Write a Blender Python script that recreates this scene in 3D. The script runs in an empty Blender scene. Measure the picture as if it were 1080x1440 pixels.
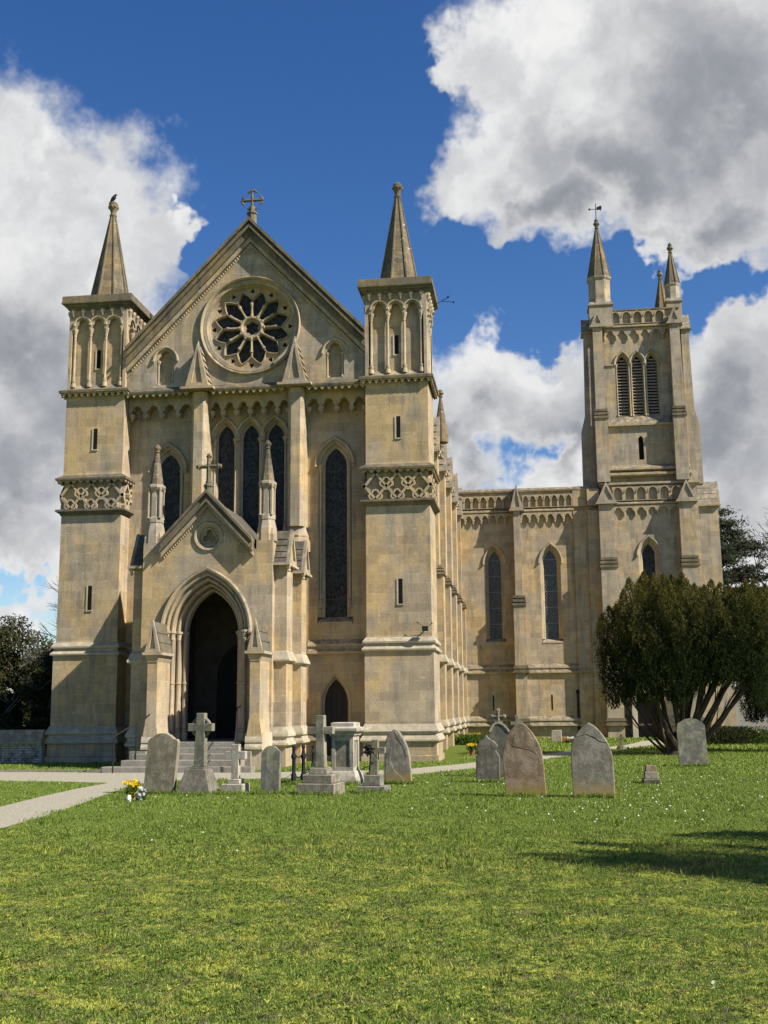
import bpy, bmesh, math, random
import numpy as np
from mathutils import Vector, Matrix
from mathutils.geometry import tessellate_polygon
R = math.radians
PI = math.pi
S = bpy.context.scene
COL = S.collection

# ------------------------------------------------------------------ camera
F = 1574.42
PITCH, YAW, ROLL = .1732, -.1269, -.0089
CAM = np.array([3.0441, -35.3192, 1.6])
fw = np.array([math.sin(YAW)*math.cos(PITCH), math.cos(YAW)*math.cos(PITCH), math.sin(PITCH)])
_rt = np.array([math.cos(YAW), -math.sin(YAW), 0.0]); _up = np.cross(_rt, fw)
rt = math.cos(ROLL)*_rt + math.sin(ROLL)*_up
up = -math.sin(ROLL)*_rt + math.cos(ROLL)*_up
cd = bpy.data.cameras.new('camera'); cam = bpy.data.objects.new('camera', cd); COL.objects.link(cam)
cd.sensor_fit = 'VERTICAL'; cd.sensor_height = 36.0; cd.lens = 36.0*F/1440
cd.clip_start = .1; cd.clip_end = 2000
cam.matrix_world = Matrix(((rt[0], up[0], -fw[0], CAM[0]), (rt[1], up[1], -fw[1], CAM[1]), (rt[2], up[2], -fw[2], CAM[2]), (0, 0, 0, 1)))
S.camera = cam
def ray(x, y): return fw + rt*(x-540)/F + up*(720-y)/F
def P(x, y, Yp):                 # measured point of the photograph on the vertical plane Y = Yp -> (X, Z)
    d = ray(x, y); t = (Yp-CAM[1])/d[1]; q = CAM+t*d; return float(q[0]), float(q[2])
def G(x, y, z=0.0):              # measured point on the horizontal plane z -> (X, Y)
    d = ray(x, y); t = (z-CAM[2])/d[2]; q = CAM+t*d; return float(q[0]), float(q[1])

# ------------------------------------------------------------------ light
SUN = Vector((2.6, -1.0, 2.45)).normalized()
ld = bpy.data.lights.new('sun', 'SUN'); ld.energy = 5.0; ld.angle = R(.53); ld.color = (1, .945, .85)
sun = bpy.data.objects.new('sun', ld); COL.objects.link(sun)
sun.rotation_euler = SUN.to_track_quat('Z', 'Y').to_euler()
S.view_settings.view_transform = 'Standard'; S.view_settings.look = 'None'
S.view_settings.exposure = 0.74; S.view_settings.gamma = 1.0
S.cycles.max_bounces = 6; S.cycles.diffuse_bounces = 3; S.cycles.glossy_bounces = 2
S.cycles.transparent_max_bounces = 6; S.cycles.use_adaptive_sampling = True; S.cycles.adaptive_threshold = .015

class NT:
    """small helper to write node trees"""
    def __init__(s, tree): s.t = tree; s.n = tree.nodes; s.l = tree.links
    def node(s, typ, ins=None, **kw):
        n = s.n.new(typ)
        for k, v in kw.items(): setattr(n, k, v)
        for k, v in (ins or {}).items():
            if isinstance(v, bpy.types.NodeSocket): s.l.new(v, n.inputs[k])
            else: n.inputs[k].default_value = v
        return n
    def math(s, op, a, b=0.0, c=None, clamp=False):
        n = s.n.new('ShaderNodeMath'); n.operation = op; n.use_clamp = clamp
        for i, v in enumerate((a, b, c)):
            if v is None: continue
            if isinstance(v, bpy.types.NodeSocket): s.l.new(v, n.inputs[i])
            else: n.inputs[i].default_value = v
        return n.outputs[0]
    def vmath(s, op, a, b=None, scale=None):
        n = s.n.new('ShaderNodeVectorMath'); n.operation = op
        for i, v in enumerate((a, b)):
            if v is None: continue
            if isinstance(v, bpy.types.NodeSocket): s.l.new(v, n.inputs[i])
            else: n.inputs[i].default_value = v
        if scale is not None: n.inputs['Scale'].default_value = scale
        return n.outputs['Value' if op in ('DISTANCE', 'DOT_PRODUCT', 'LENGTH') else 'Vector']
    def ramp(s, fac, a, b, lo=0.0, hi=1.0, smooth=True):
        n = s.n.new('ShaderNodeMapRange'); n.interpolation_type = 'SMOOTHSTEP' if smooth else 'LINEAR'
        s.l.new(fac, n.inputs['Value'])
        n.inputs['From Min'].default_value = a; n.inputs['From Max'].default_value = b
        n.inputs['To Min'].default_value = lo; n.inputs['To Max'].default_value = hi
        return n.outputs['Result']
    def mix(s, fac, a, b, mode='MIX'):
        n = s.n.new('ShaderNodeMix'); n.data_type = 'RGBA'; n.blend_type = mode
        for i, v in ((0, fac), (6, a), (7, b)):
            if isinstance(v, bpy.types.NodeSocket): s.l.new(v, n.inputs[i])
            else: n.inputs[i].default_value = v if i == 0 or len(v) == 4 else (*v, 1)
        return n.outputs[2]
    def noise(s, vec, scale, detail=4, rough=.55, dist=0.0, out='Fac'):
        n = s.n.new('ShaderNodeTexNoise'); n.inputs['Scale'].default_value = scale
        n.inputs['Detail'].default_value = detail; n.inputs['Roughness'].default_value = rough
        n.inputs['Distortion'].default_value = dist
        if vec is not None: s.l.new(vec, n.inputs['Vector'])
        return n.outputs[out]

# ------------------------------------------------------------------ sky with broken cumulus
W = bpy.data.worlds.new('World'); S.world = W; W.use_nodes = True
wt = NT(W.node_tree); W.node_tree.nodes.clear()
sky = wt.node('ShaderNodeTexSky', sky_type='NISHITA', sun_disc=False, sun_elevation=math.asin(SUN.z),
              sun_rotation=math.atan2(SUN.x, SUN.y), air_density=1.0, dust_density=.35, ozone_density=2.6)
tc = wt.node('ShaderNodeTexCoord').outputs['Generated']
w1 = wt.vmath('SUBTRACT', wt.noise(tc, 7, 5, .6, out='Color'), (.5, .5, .5))
w2 = wt.vmath('SUBTRACT', wt.noise(tc, 26, 4, .6, out='Color'), (.5, .5, .5))
pw = wt.vmath('ADD', wt.vmath('ADD', tc, wt.vmath('SCALE', w1, scale=.17)), wt.vmath('SCALE', w2, scale=.05))
def blobs(lst, vec):
    acc = None
    for (x, y, r) in lst:
        d = ray(x, y); d = d/np.linalg.norm(d)
        v = wt.ramp(wt.vmath('DISTANCE', vec, tuple(d)), 0.0, r/F*1.25, 1.0, 0.0, smooth=False)
        acc = v if acc is None else wt.math('MAXIMUM', acc, v)
    return acc
CLOUD = [(20, 270, 165), (120, 330, 150), (0, 430, 230), (200, 325, 70), (262, 290, 30), (90, 520, 190), (20, 640, 170), (30, 760, 110), (0, 860, 70),
         (800, 40, 140), (700, 80, 70), (650, 95, 36), (960, 110, 230), (1140, 170, 170), (760, 215, 125), (660, 262, 72), (880, 240, 125), (790, 312, 72),
         (1010, 300, 90), (910, 345, 48), (700, 575, 112), (790, 555, 108), (640, 600, 90), (760, 620, 130), (1075, 505, 100), (1040, 600, 175),
         (1080, 720, 150), (880, 570, 105), (650, 690, 60), (800, 660, 80), (460, 640, 170), (320, 700, 150), (1300, 520, 320), (1500, 100, 300),
         (-250, 400, 330), (-500, 700, 300), (1400, 800, 300), (500, 860, 260), (900, 860, 260)]
BLUE = [(725, 655, 42), (760, 645, 34), (640, 410, 75), (740, 430, 45), (900, 405, 50), (1010, 400, 40), (1060, 395, 34), (15, 800, 30), (45, 806, 24), (300, 340, 40)]
GREY = [(960, 200, 190), (1050, 130, 190), (850, 270, 160), (790, 320, 90), (1000, 300, 140), (40, 480, 140), (60, 590, 170), (20, 690, 130), (700, 650, 130), (800, 620, 130),
        (1020, 640, 190), (1060, 580, 130), (640, 600, 80), (20, 640, 180), (1300, 500, 300), (-250, 500, 300)]
dens = wt.math('SUBTRACT', blobs(CLOUD, pw), wt.math('MULTIPLY', blobs(BLUE, pw), .9))
fine = wt.noise(tc, 34, 6, .62)
dens = wt.math('ADD', dens, wt.math('MULTIPLY', wt.math('SUBTRACT', fine, .5), .44))
alpha = wt.ramp(dens, .10, .48)
wisp = wt.math('MULTIPLY', wt.ramp(wt.noise(pw, 9, 6, .65), .64, .84), .22)
alpha = wt.math('MAXIMUM', alpha, wisp)
gr = wt.math('ADD', wt.math('MULTIPLY', blobs(GREY, pw), 1.05), wt.math('MULTIPLY', wt.math('SUBTRACT', wt.noise(pw, 6.0, 4, .5), .5), .55))
gr = wt.math('MULTIPLY', wt.ramp(gr, .0, 1.15), wt.ramp(dens, .2, .85))
lift = wt.ramp(wt.noise(pw, 13, 4, .5), .3, .7)
ccol = wt.mix(gr, wt.mix(lift, (7.3, 7.45, 7.7), (10.8, 10.8, 10.7)), (3.2, 3.4, 3.85))
skyc = wt.node('ShaderNodeHueSaturation', {'Hue': .511, 'Saturation': 1.3, 'Value': 1.5, 'Color': sky.outputs['Color']}).outputs['Color']
bg = wt.node('ShaderNodeBackground', {'Color': wt.mix(alpha, skyc, ccol), 'Strength': .05})
wo = wt.node('ShaderNodeOutputWorld', {'Surface': bg.outputs[0]})

# ------------------------------------------------------------------ materials
def new_mat(name):
    m = bpy.data.materials.new(name); m.use_nodes = True; m.node_tree.nodes.clear()
    t = NT(m.node_tree)
    b = t.node('ShaderNodeBsdfPrincipled'); t.node('ShaderNodeOutputMaterial', {'Surface': b.outputs[0]})
    return m, t, b
def geo_uv(t):
    """position along the face (x on faces looking along y, y on the others) and height, in metres"""
    g = t.node('ShaderNodeNewGeometry')
    p = t.node('ShaderNodeSeparateXYZ', {0: g.outputs['Position']}); n = t.node('ShaderNodeSeparateXYZ', {0: g.outputs['True Normal']})
    side = t.math('GREATER_THAN', t.math('ABSOLUTE', n.outputs[0]), .7)
    u = t.math('ADD', t.math('MULTIPLY', p.outputs[0], t.math('SUBTRACT', 1.0, side)), t.math('MULTIPLY', p.outputs[1], side))
    uv = t.node('ShaderNodeCombineXYZ', {0: u, 1: p.outputs[2], 2: 0.0}).outputs[0]
    return g.outputs['Position'], uv, n.outputs[2], p
def stone(name, base, ochre, grey, lichen, joints=.55, lich_amt=.8, spot=.35, brick=(.62, .30), rough_bump=.25):
    m, t, b = new_mat(name)
    pos, uv, nz, ps = geo_uv(t)
    uvw = t.vmath('ADD', uv, t.vmath('SCALE', t.vmath('SUBTRACT', t.noise(pos, 2.5, 2, out='Color'), (.5, .5, .5)), scale=.02))
    br = t.node('ShaderNodeTexBrick', {'Vector': uvw, 'Color1': (.35, .35, .35, 1), 'Color2': (.65, .65, .65, 1), 'Mortar': (.86, .86, .86, 1), 'Scale': 1.0,
                                      'Mortar Size': .006, 'Mortar Smooth': .4, 'Bias': .0, 'Brick Width': brick[0], 'Row Height': brick[1]}, offset=.43)
    big = t.noise(pos, .55, 4, .6); mid = t.noise(pos, 2.2, 5, .6); fin = t.noise(pos, 16, 5, .65)
    st = t.vmath('MULTIPLY', pos, (2.6, 2.6, .35)); streak = t.noise(st, 1.3, 5, .62)
    c = t.mix(t.math('MULTIPLY', t.ramp(big, .44, .60), .9), base, ochre)
    c = t.mix(t.math('MULTIPLY', t.ramp(streak, .46, .68), .75), c, grey)
    bv = t.ramp(br.outputs['Color'], .3, .7, 1-.24*joints, 1+.2*joints, smooth=False)
    c = t.mix(1.0, c, t.node('ShaderNodeCombineColor', {0: bv, 1: bv, 2: bv}).outputs[0], 'MULTIPLY')
    mv = t.math('MULTIPLY', br.outputs['Fac'], .25*joints)
    c = t.mix(mv, c, (.50, .45, .34))
    soot = t.math('MULTIPLY', t.ramp(t.math('ADD', t.math('MULTIPLY', t.noise(t.vmath('MULTIPLY', pos, (5, 5, .9)), 1.1, 6, .68), .6), t.math('MULTIPLY', fin, .4)), .52, .64), .5)
    c = t.mix(soot, c, tuple(v*.45 for v in grey))
    fv = t.ramp(t.math('ADD', t.math('MULTIPLY', fin, .6), t.math('MULTIPLY', mid, .4)),   .3, .7, .66, 1.28, smooth=False)
    c = t.mix(1.0, c, t.node('ShaderNodeCombineColor', {0: fv, 1: fv, 2: fv}).outputs[0], 'MULTIPLY')
    pale = t.math('MULTIPLY', t.math('MAXIMUM', t.ramp(t.noise(pos, 9, 5, .7), .63, .74), t.ramp(t.noise(t.vmath('MULTIPLY', pos, (2.2, 2.2, 9)), 1.6, 5, .7), .62, .68)), spot)
    c = t.mix(pale, c, (.60, .56, .46))
    led = t.math('MULTIPLY', t.ramp(nz, .12, .5), t.ramp(t.noise(pos, 5, 4, .65), .30, .62))
    c = t.mix(t.math('MULTIPLY', led, lich_amt), c, lichen)
    t.l.new(c, b.inputs['Base Color']); b.inputs['Roughness'].default_value = .9
    b.inputs['Specular IOR Level'].default_value = .2
    hgt = t.math('ADD', t.math('MULTIPLY', fin, .5), t.math('MULTIPLY', br.outputs['Fac'], -.6))
    bp = t.node('ShaderNodeBump', {'Strength': rough_bump, 'Distance': .02, 'Height': hgt})
    t.l.new(bp.outputs[0], b.inputs['Normal'])
    return m
M = {}
M['ashlar'] = stone('bath_stone', (.39, .31, .208), (.45, .318, .155), (.265, .225, .168), (.15, .13, .10), joints=.85, spot=.5)
M['ashlar_grey'] = stone('grey_bath_stone', (.36, .298, .218), (.41, .305, .175), (.225, .198, .155), (.13, .12, .095), joints=.85, spot=.5)
M['trim'] = stone('moulded_stone', (.385, .31, .21), (.42, .32, .18), (.25, .218, .165), (.10, .09, .07), joints=.2, spot=.2)
M['pale_trim'] = stone('pale_ledge_stone', (.50, .435, .32), (.48, .40, .265), (.35, .31, .24), (.25, .22, .16), joints=.2, spot=.6, lich_amt=.75)
M['roofstone'] = stone('lichened_roof_stone', (.155, .13, .09), (.215, .165, .088), (.08, .072, .056), (.075, .069, .053), joints=.15, spot=.4)
M['tile'] = stone('dark_stone_slate', (.125, .11, .085), (.16, .135, .095), (.07, .064, .052), (.06, .055, .043), joints=.1, spot=.12)
M['spire'] = stone('spire_stone', (.16, .128, .082), (.23, .16, .075), (.07, .062, .047), (.065, .06, .046), joints=1.0, spot=.5, brick=(.5, .22))
M['foundation'] = stone('worn_base_stone', (.26, .235, .19), (.27, .22, .16), (.20, .19, .165), (.16, .15, .12), joints=.5, spot=.5)

def simple(name, col, rough=.6, var=.25, scale=12, metal=0.0, bump=.1, spec=.4, tint=None):
    m, t, b = new_mat(name)
    g = t.node('ShaderNodeNewGeometry').outputs['Position']
    n = t.noise(g, scale, 5, .65)
    v = t.ramp(n, .3, .7, 1-var, 1+var, smooth=False)
    c = t.mix(1.0, col, t.node('ShaderNodeCombineColor', {0: v, 1: v, 2: v}).outputs[0], 'MULTIPLY')
    if tint: c = t.mix(t.ramp(t.noise(g, scale*.4, 4, .6), .5, .68), c, tint)
    t.l.new(c, b.inputs['Base Color']); b.inputs['Roughness'].default_value = rough; b.inputs['Metallic'].default_value = metal
    b.inputs['Specular IOR Level'].default_value = spec
    if bump:
        bp = t.node('ShaderNodeBump', {'Strength': bump, 'Distance': .02, 'Height': n}); t.l.new(bp.outputs[0], b.inputs['Normal'])
    return m
M['iron'] = simple('black_iron', (.016, .016, .017), .75, .4, 30, spec=.2)
M['void'] = simple('dark_opening', (.012, .011, .010), .9, .2, 4, spec=.1, bump=0)
M['door'] = simple('dark_oak', (.022, .018, .015), .7, .4, 9)
M['louvre'] = simple('weathered_louvre', (.34, .29, .23), .85, .3, 9)
M['lead'] = simple('lead_roof', (.13, .135, .14), .6, .25, 3)
M['slate'] = simple('slate_roof', (.10, .10, .105), .75, .35, 5)
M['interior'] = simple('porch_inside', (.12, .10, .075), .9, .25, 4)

def glass(name, base, lead, step, amount, rough=.12, spec=.5):
    m, t, b = new_mat(name)
    pos, uv, nz, ps = geo_uv(t)
    s = t.node('ShaderNodeSeparateXYZ', {0: uv})
    a = t.math('ADD', s.outputs[0], t.math('MULTIPLY', s.outputs[1], .7)); d = t.math('SUBTRACT', s.outputs[0], t.math('MULTIPLY', s.outputs[1], .7))
    def lines(x): return t.math('LESS_THAN', t.math('PINGPONG', x, step*.5), step*.07)
    l = t.math('MAXIMUM', lines(a), lines(d))
    bar = t.math('LESS_THAN', t.math('PINGPONG', s.outputs[1], .42), .022)
    pane = t.noise(t.node('ShaderNodeCombineXYZ', {0: t.math('SNAP', a, step), 1: t.math('SNAP', d, step), 2: 0.0}).outputs[0], 40, 1)
    c = t.mix(t.ramp(pane, .35, .7), base, tuple(v*3.6 for v in base))
    c = t.mix(t.math('MULTIPLY', t.math('MAXIMUM', l, bar), amount), c, lead)
    t.l.new(c, b.inputs['Base Color']); b.inputs['Roughness'].default_value = rough; b.inputs['Specular IOR Level'].default_value = spec
    bp = t.node('ShaderNodeBump', {'Strength': .35, 'Distance': .01, 'Height': t.math('ADD', pane, t.noise(pos, 6, 2))})
    t.l.new(bp.outputs[0], b.inputs['Normal'])
    return m
M['glass'] = glass('dark_leaded_glass', (.015, .0148, .0145), (.055, .055, .055), .11, .9, .38, .10)
M['guard'] = glass('leaded_glass_with_wire_guard', (.014, .015, .017), (.21, .21, .20), .14, .75, .25, .35)

def gravestone(name, base, alt, lichen, lich=.4, low=None):
    m, t, b = new_mat(name)
    tc = t.node('ShaderNodeTexCoord').outputs['Object']; pos = t.node('ShaderNodeNewGeometry').outputs['Position']
    n = t.noise(pos, 5, 6, .65); f = t.noise(pos, 55, 4, .65); st = t.noise(t.vmath('MULTIPLY', pos, (9, 9, 1.2)), 1.2, 5, .6)
    c = t.mix(t.ramp(n, .42, .58), base, tuple(v*1.15 for v in alt))
    c = t.mix(t.math('MULTIPLY', t.ramp(st, .45, .7), .55), c, tuple(v*.55 for v in base))
    v = t.ramp(f, .3, .7, .74, 1.24, smooth=False)
    c = t.mix(1.0, c, t.node('ShaderNodeCombineColor', {0: v, 1: v, 2: v}).outputs[0], 'MULTIPLY')
    c = t.mix(t.math('MULTIPLY', t.ramp(t.noise(pos, 3.6, 6, .72), .50, .60), .6), c, tuple(v_*.5 for v_ in alt))
    c = t.mix(t.math('MULTIPLY', t.ramp(t.noise(pos, 11, 5, .7), .54, .66), lich), c, lichen)
    if low:
        z = t.node('ShaderNodeSeparateXYZ', {0: tc}).outputs[2]
        k = t.math('MULTIPLY', t.ramp(t.math('ADD', z, t.math('MULTIPLY', n, .3)), .22, .5, 1, 0), .9)
        c = t.mix(k, c, low)
    t.l.new(c, b.inputs['Base Color']); b.inputs['Roughness'].default_value = .92; b.inputs['Specular IOR Level'].default_value = .2
    bp = t.node('ShaderNodeBump', {'Strength': .5, 'Distance': .015, 'Height': t.math('ADD', f, t.math('MULTIPLY', n, 1.2))}); t.l.new(bp.outputs[0], b.inputs['Normal'])
    return m
M['g_brown'] = gravestone('buff_headstone', (.215, .185, .125), (.26, .225, .155), (.30, .28, .20), .35)
M['g_grey'] = gravestone('grey_headstone', (.20, .175, .13), (.255, .225, .165), (.34, .31, .23), .3)
M['g_dark'] = gravestone('dark_grey_headstone', (.125, .112, .085), (.17, .153, .118), (.26, .24, .18), .3)
M['g_slab'] = gravestone('flaking_grey_headstone', (.19, .168, .13), (.25, .222, .172), (.14, .125, .095), .4, (.30, .22, .08))
M['g_rust'] = gravestone('red_brown_headstone', (.205, .14, .088), (.26, .195, .135), (.20, .185, .09), .45, (.27, .20, .06))
M['g_white'] = gravestone('pale_marble', (.42, .38, .30), (.36, .32, .245), (.25, .225, .165), .4)
M['g_olive'] = gravestone('lichened_cross', (.21, .19, .12), (.17, .165, .13), (.30, .26, .10), .5)
M['g_streak'] = gravestone('streaked_headstone', (.15, .145, .13), (.24, .22, .15), (.28, .23, .09), .3)
# ------------------------------------------------------------------ mesh helpers
class MB:
    def __init__(s): s.v = []; s.f = []; s.cuts = []
    def add(s, v, f):
        o = len(s.v); s.cuts.append((o, len(s.f))); s.v += [tuple(p) for p in v]; s.f += [tuple(i+o for i in q) for q in f]; return s
    def box(s, x0, x1, y0, y1, z0, z1):
        v = [(x, y, z) for x in (x0, x1) for y in (y0, y1) for z in (z0, z1)]
        return s.add(v, [(0, 1, 3, 2), (4, 6, 7, 5), (0, 4, 5, 1), (2, 3, 7, 6), (0, 2, 6, 4), (1, 5, 7, 3)])
    def prism(s, poly, a, b, axis='y', holes=()):
        """extrude a polygon (with holes) from a to b; poly in (x,z) for 'y', (y,z) for 'x', (x,y) for 'z'"""
        def pt(p, d): return (p[0], d, p[1]) if axis == 'y' else (d, p[0], p[1]) if axis == 'x' else (p[0], p[1], d)
        loops = [list(poly)]+[list(h) for h in holes]
        flat = [p for l in loops for p in l]; n = len(flat)
        if holes or len(poly) > 4:
            tri = tessellate_polygon([[Vector((p[0], p[1], 0)) for p in l] for l in loops])
        else: tri = [tuple(range(len(poly)))]
        fs = [tuple(t) for t in tri]+[tuple(i+n for i in reversed(t)) for t in tri]
        k = 0
        for l in loops:
            m = len(l)
            for i in range(m): fs.append((k+i, k+(i+1) % m, k+(i+1) % m+n, k+i+n))
            k += m
        return s.add([pt(p, a) for p in flat]+[pt(p, b) for p in flat], fs)
    def sweep(s, path, prof, Y=0.0, closed=False, axis='y', loop_prof=True):
        """sweep a profile [(offset along the path's left normal, depth towards the viewer)] along a path in a vertical plane"""
        n = len(path); pts = [Vector((p[0], p[1])) for p in path]; off = []
        for i in range(n):
            a = pts[i-1] if (i or closed) else None; c = pts[(i+1) % n] if (i < n-1 or closed) else None
            d1 = (pts[i]-a).normalized() if a is not None else None; d2 = (c-pts[i]).normalized() if c is not None else None
            if d1 is None: d1 = d2
            if d2 is None: d2 = d1
            n1 = Vector((-d1.y, d1.x)); n2 = Vector((-d2.y, d2.x)); m = (n1+n2)
            if m.length < 1e-6: m = n1
            m.normalize(); off.append(m/max(.45, m.dot(n1)))
        v = []; f = []; k = len(prof)
        for i in range(n):
            for o, d in prof:
                q = pts[i]+off[i]*o
                v.append((q.x, Y-d, q.y) if axis == 'y' else (Y+d, q.x, q.y))
        for i in range(n if closed else n-1):
            j = (i+1) % n
            for a in range(k if loop_prof else k-1):
                b = (a+1) % k
                f.append((i*k+a, j*k+a, j*k+b, i*k+b))
        if not closed and loop_prof: f += [tuple(range(k)), tuple(range((n-1)*k, n*k))]
        return s.add(v, f)
    def lathe(s, cx, cy, prof, n=10, rot=0.0, sq=False):
        """surface of revolution, prof [(radius, z)]; sq: square rings of half-width r"""
        v = []; f = []; k = 4 if sq else n
        for r, z in prof:
            for i in range(k):
                if sq: q = ((-r, -r), (r, -r), (r, r), (-r, r))[i]; v.append((cx+q[0], cy+q[1], z))
                else: a = rot+2*PI*i/k; v.append((cx+r*math.cos(a), cy+r*math.sin(a), z))
        for j in range(len(prof)-1):
            for i in range(k): f.append((j*k+i, j*k+(i+1) % k, (j+1)*k+(i+1) % k, (j+1)*k+i))
        f += [tuple(reversed(range(k))), tuple(range((len(prof)-1)*k, len(prof)*k))]
        return s.add(v, f)
    def tube(s, pts, rad, n=6):
        pts = [Vector(p) for p in pts]; v = []; f = []; N = len(pts)
        for i, p in enumerate(pts):
            d = (pts[min(i+1, N-1)]-pts[max(i-1, 0)]).normalized()
            x = d.cross(Vector((0, 0, 1)) if abs(d.z) < .9 else Vector((1, 0, 0))).normalized(); y = d.cross(x)
            r = rad[i] if isinstance(rad, (list, tuple)) else rad
            for k in range(n):
                a = 2*PI*k/n; v.append(p+x*r*math.cos(a)+y*r*math.sin(a))
        for i in range(N-1):
            for k in range(n): f.append((i*n+k, i*n+(k+1) % n, (i+1)*n+(k+1) % n, (i+1)*n+k))
        f += [tuple(reversed(range(n))), tuple(range((N-1)*n, N*n))]
        return s.add(v, f)
    def ball(s, c, r, n=8, m=6, sc=(1, 1, 1)):
        v = []; f = []
        for j in range(m+1):
            t = PI*j/m
            for i in range(n):
                a = 2*PI*i/n; v.append((c[0]+r*sc[0]*math.sin(t)*math.cos(a), c[1]+r*sc[1]*math.sin(t)*math.sin(a), c[2]+r*sc[2]*math.cos(t)))
        for j in range(m):
            for i in range(n): f.append((j*n+i, (j+1)*n+i, (j+1)*n+(i+1) % n, j*n+(i+1) % n))
        return s.add(v, f)
    def xf(s, mat):
        s.v = [tuple(mat @ Vector(p)) for p in s.v]; return s
    def rot4(s, faces=(0, 1, 2, 3), c=(0, 0)):
        v, f = s.v, s.f; o = MB()
        for k in faces:
            m = Matrix.Translation((c[0], c[1], 0)) @ Matrix.Rotation(k*PI/2, 4, 'Z') @ Matrix.Translation((-c[0], -c[1], 0))
            o.add([m @ Vector(p) for p in v], f)
        s.v, s.f = o.v, o.f; return s
def obj(name, mb, mat, parent=None, bevel=0.0, smooth=False, loc=None, seg=1):
    me = bpy.data.meshes.new(name); bm = bmesh.new()
    vs = [bm.verts.new(p) for p in mb.v]
    for f in mb.f:
        try: bm.faces.new([vs[i] for i in f])
        except ValueError: pass
    bmesh.ops.remove_doubles(bm, verts=bm.verts, dist=1e-5)
    bmesh.ops.dissolve_degenerate(bm, dist=1e-6, edges=bm.edges)
    bmesh.ops.recalc_face_normals(bm, faces=bm.faces)
    bm.to_mesh(me); bm.free()
    me.materials.append(M[mat] if isinstance(mat, str) else mat)
    if smooth:
        me.shade_smooth()
        try: me.set_sharp_from_angle(angle=R(38))
        except Exception: pass
    o = bpy.data.objects.new(name, me); COL.objects.link(o)
    if parent: o.parent = parent
    if loc: o.location = loc
    if bevel:
        b = o.modifiers.new('bevel', 'BEVEL'); b.width = bevel; b.segments = seg; b.limit_method = 'ANGLE'; b.angle_limit = R(40)
    return o
def obj_each(name, mb, mat, parent=None, **kw):
    """every shape added to mb becomes an object of its own"""
    out = []
    for k, (v0, f0) in enumerate(mb.cuts):
        v1, f1 = mb.cuts[k+1] if k+1 < len(mb.cuts) else (len(mb.v), len(mb.f))
        s = MB(); s.v = mb.v[v0:v1]; s.f = [tuple(i-v0 for i in f) for f in mb.f[f0:f1]]; out.append(obj(name, s, mat, parent, **kw))
    return out
def empty(name, loc=(0, 0, 0), parent=None):
    o = bpy.data.objects.new(name, None); COL.objects.link(o); o.location = loc
    if parent: o.parent = parent
    return o
def tag(o, label=None, cat=None, group=None, kind=None):
    if label: o['label'] = label
    if cat: o['category'] = cat
    if group: o['group'] = group
    if kind: o['kind'] = kind
    return o
def copy_tree(o, parent=None, loc=None):
    c = o.copy(); COL.objects.link(c)
    if parent: c.parent = parent
    if loc is not None: c.location = loc
    for ch in list(o.children): copy_tree(ch, c)
    return c
def raw(name, verts, faces, mat, parent=None, attr=None):
    """mesh from numpy arrays; attr {name: per-vertex float}"""
    me = bpy.data.meshes.new(name); verts = np.asarray(verts, np.float32); faces = np.asarray(faces, np.int32)
    nf, k = faces.shape
    me.vertices.add(len(verts)); me.vertices.foreach_set('co', verts.ravel())
    me.loops.add(nf*k); me.loops.foreach_set('vertex_index', faces.ravel())
    me.polygons.add(nf); me.polygons.foreach_set('loop_start', np.arange(0, nf*k, k, dtype=np.int32))
    for n, a in (attr or {}).items():
        at = me.attributes.new(n, 'FLOAT', 'POINT'); at.data.foreach_set('value', np.asarray(a, np.float32))
    me.update(calc_edges=True)
    me.materials.append(M[mat]); o = bpy.data.objects.new(name, me); COL.objects.link(o)
    if parent: o.parent = parent
    return o

# shapes in a vertical plane
def arch(cx, a, zs, h, n=9):
    """pointed arch, left springing to right springing over the apex (a half-width, h rise)"""
    Rr = (a*a+h*h)/(2*a); th = math.atan2(h, Rr-a) if Rr > a else PI/2
    if Rr < a: th = PI-math.atan2(h, a-Rr) if h > 0 else PI/2
    c = Rr-a; L = []
    for i in range(n+1):
        t = th*i/n; L.append((cx+c-Rr*math.cos(t), zs+Rr*math.sin(t)))
    return L+[(2*cx-x, z) for x, z in reversed(L[:-1])]
def arch_open(cx, a, z0, zs, h, n=9): return [(cx-a, z0)]+arch(cx, a, zs, h, n)+[(cx+a, z0)]
def offset(path, o):
    pts = [Vector(p) for p in path]; out = []
    for i in range(len(pts)):
        d1 = (pts[i]-pts[i-1]).normalized() if i else (pts[1]-pts[0]).normalized()
        d2 = (pts[i+1]-pts[i]).normalized() if i < len(pts)-1 else d1
        n1 = Vector((-d1.y, d1.x)); m = (n1+Vector((-d2.y, d2.x))).normalized(); q = pts[i]+m*(o/max(.45, m.dot(n1))); out.append((q.x, q.y))
    return out
def circle(cx, cz, r, n=32, a0=0.0): return [(cx+r*math.cos(a0+2*PI*i/n), cz+r*math.sin(a0+2*PI*i/n)) for i in range(n)]
def foil(cx, cz, k, d, r, a0=PI/2, n=8):
    """k-lobed foil: lobes of radius r centred at distance d"""
    L = []; half = PI/k
    # angle (about the lobe centre) at which neighbouring lobes meet
    hx = d*math.cos(half); hy = d*math.sin(half); q = math.sqrt(max(r*r-hy*hy, 0)); ix = hx+0*q
    m = (hx-q if q else hx)
    m = hx+q if False else max(hx-q, .15*d) if False else hx+q
    px, pz = m*math.cos(half), m*math.sin(half)
    am = math.atan2(pz, px-d)
    for j in range(k):
        A = a0+2*PI*j/k
        for i in range(n):
            t = -am+2*am*(i+.5)/n
            x = d+r*math.cos(t); z = r*math.sin(t)
            L.append((cx+x*math.cos(A)-z*math.sin(A), cz+x*math.sin(A)+z*math.cos(A)))
    return L
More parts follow.
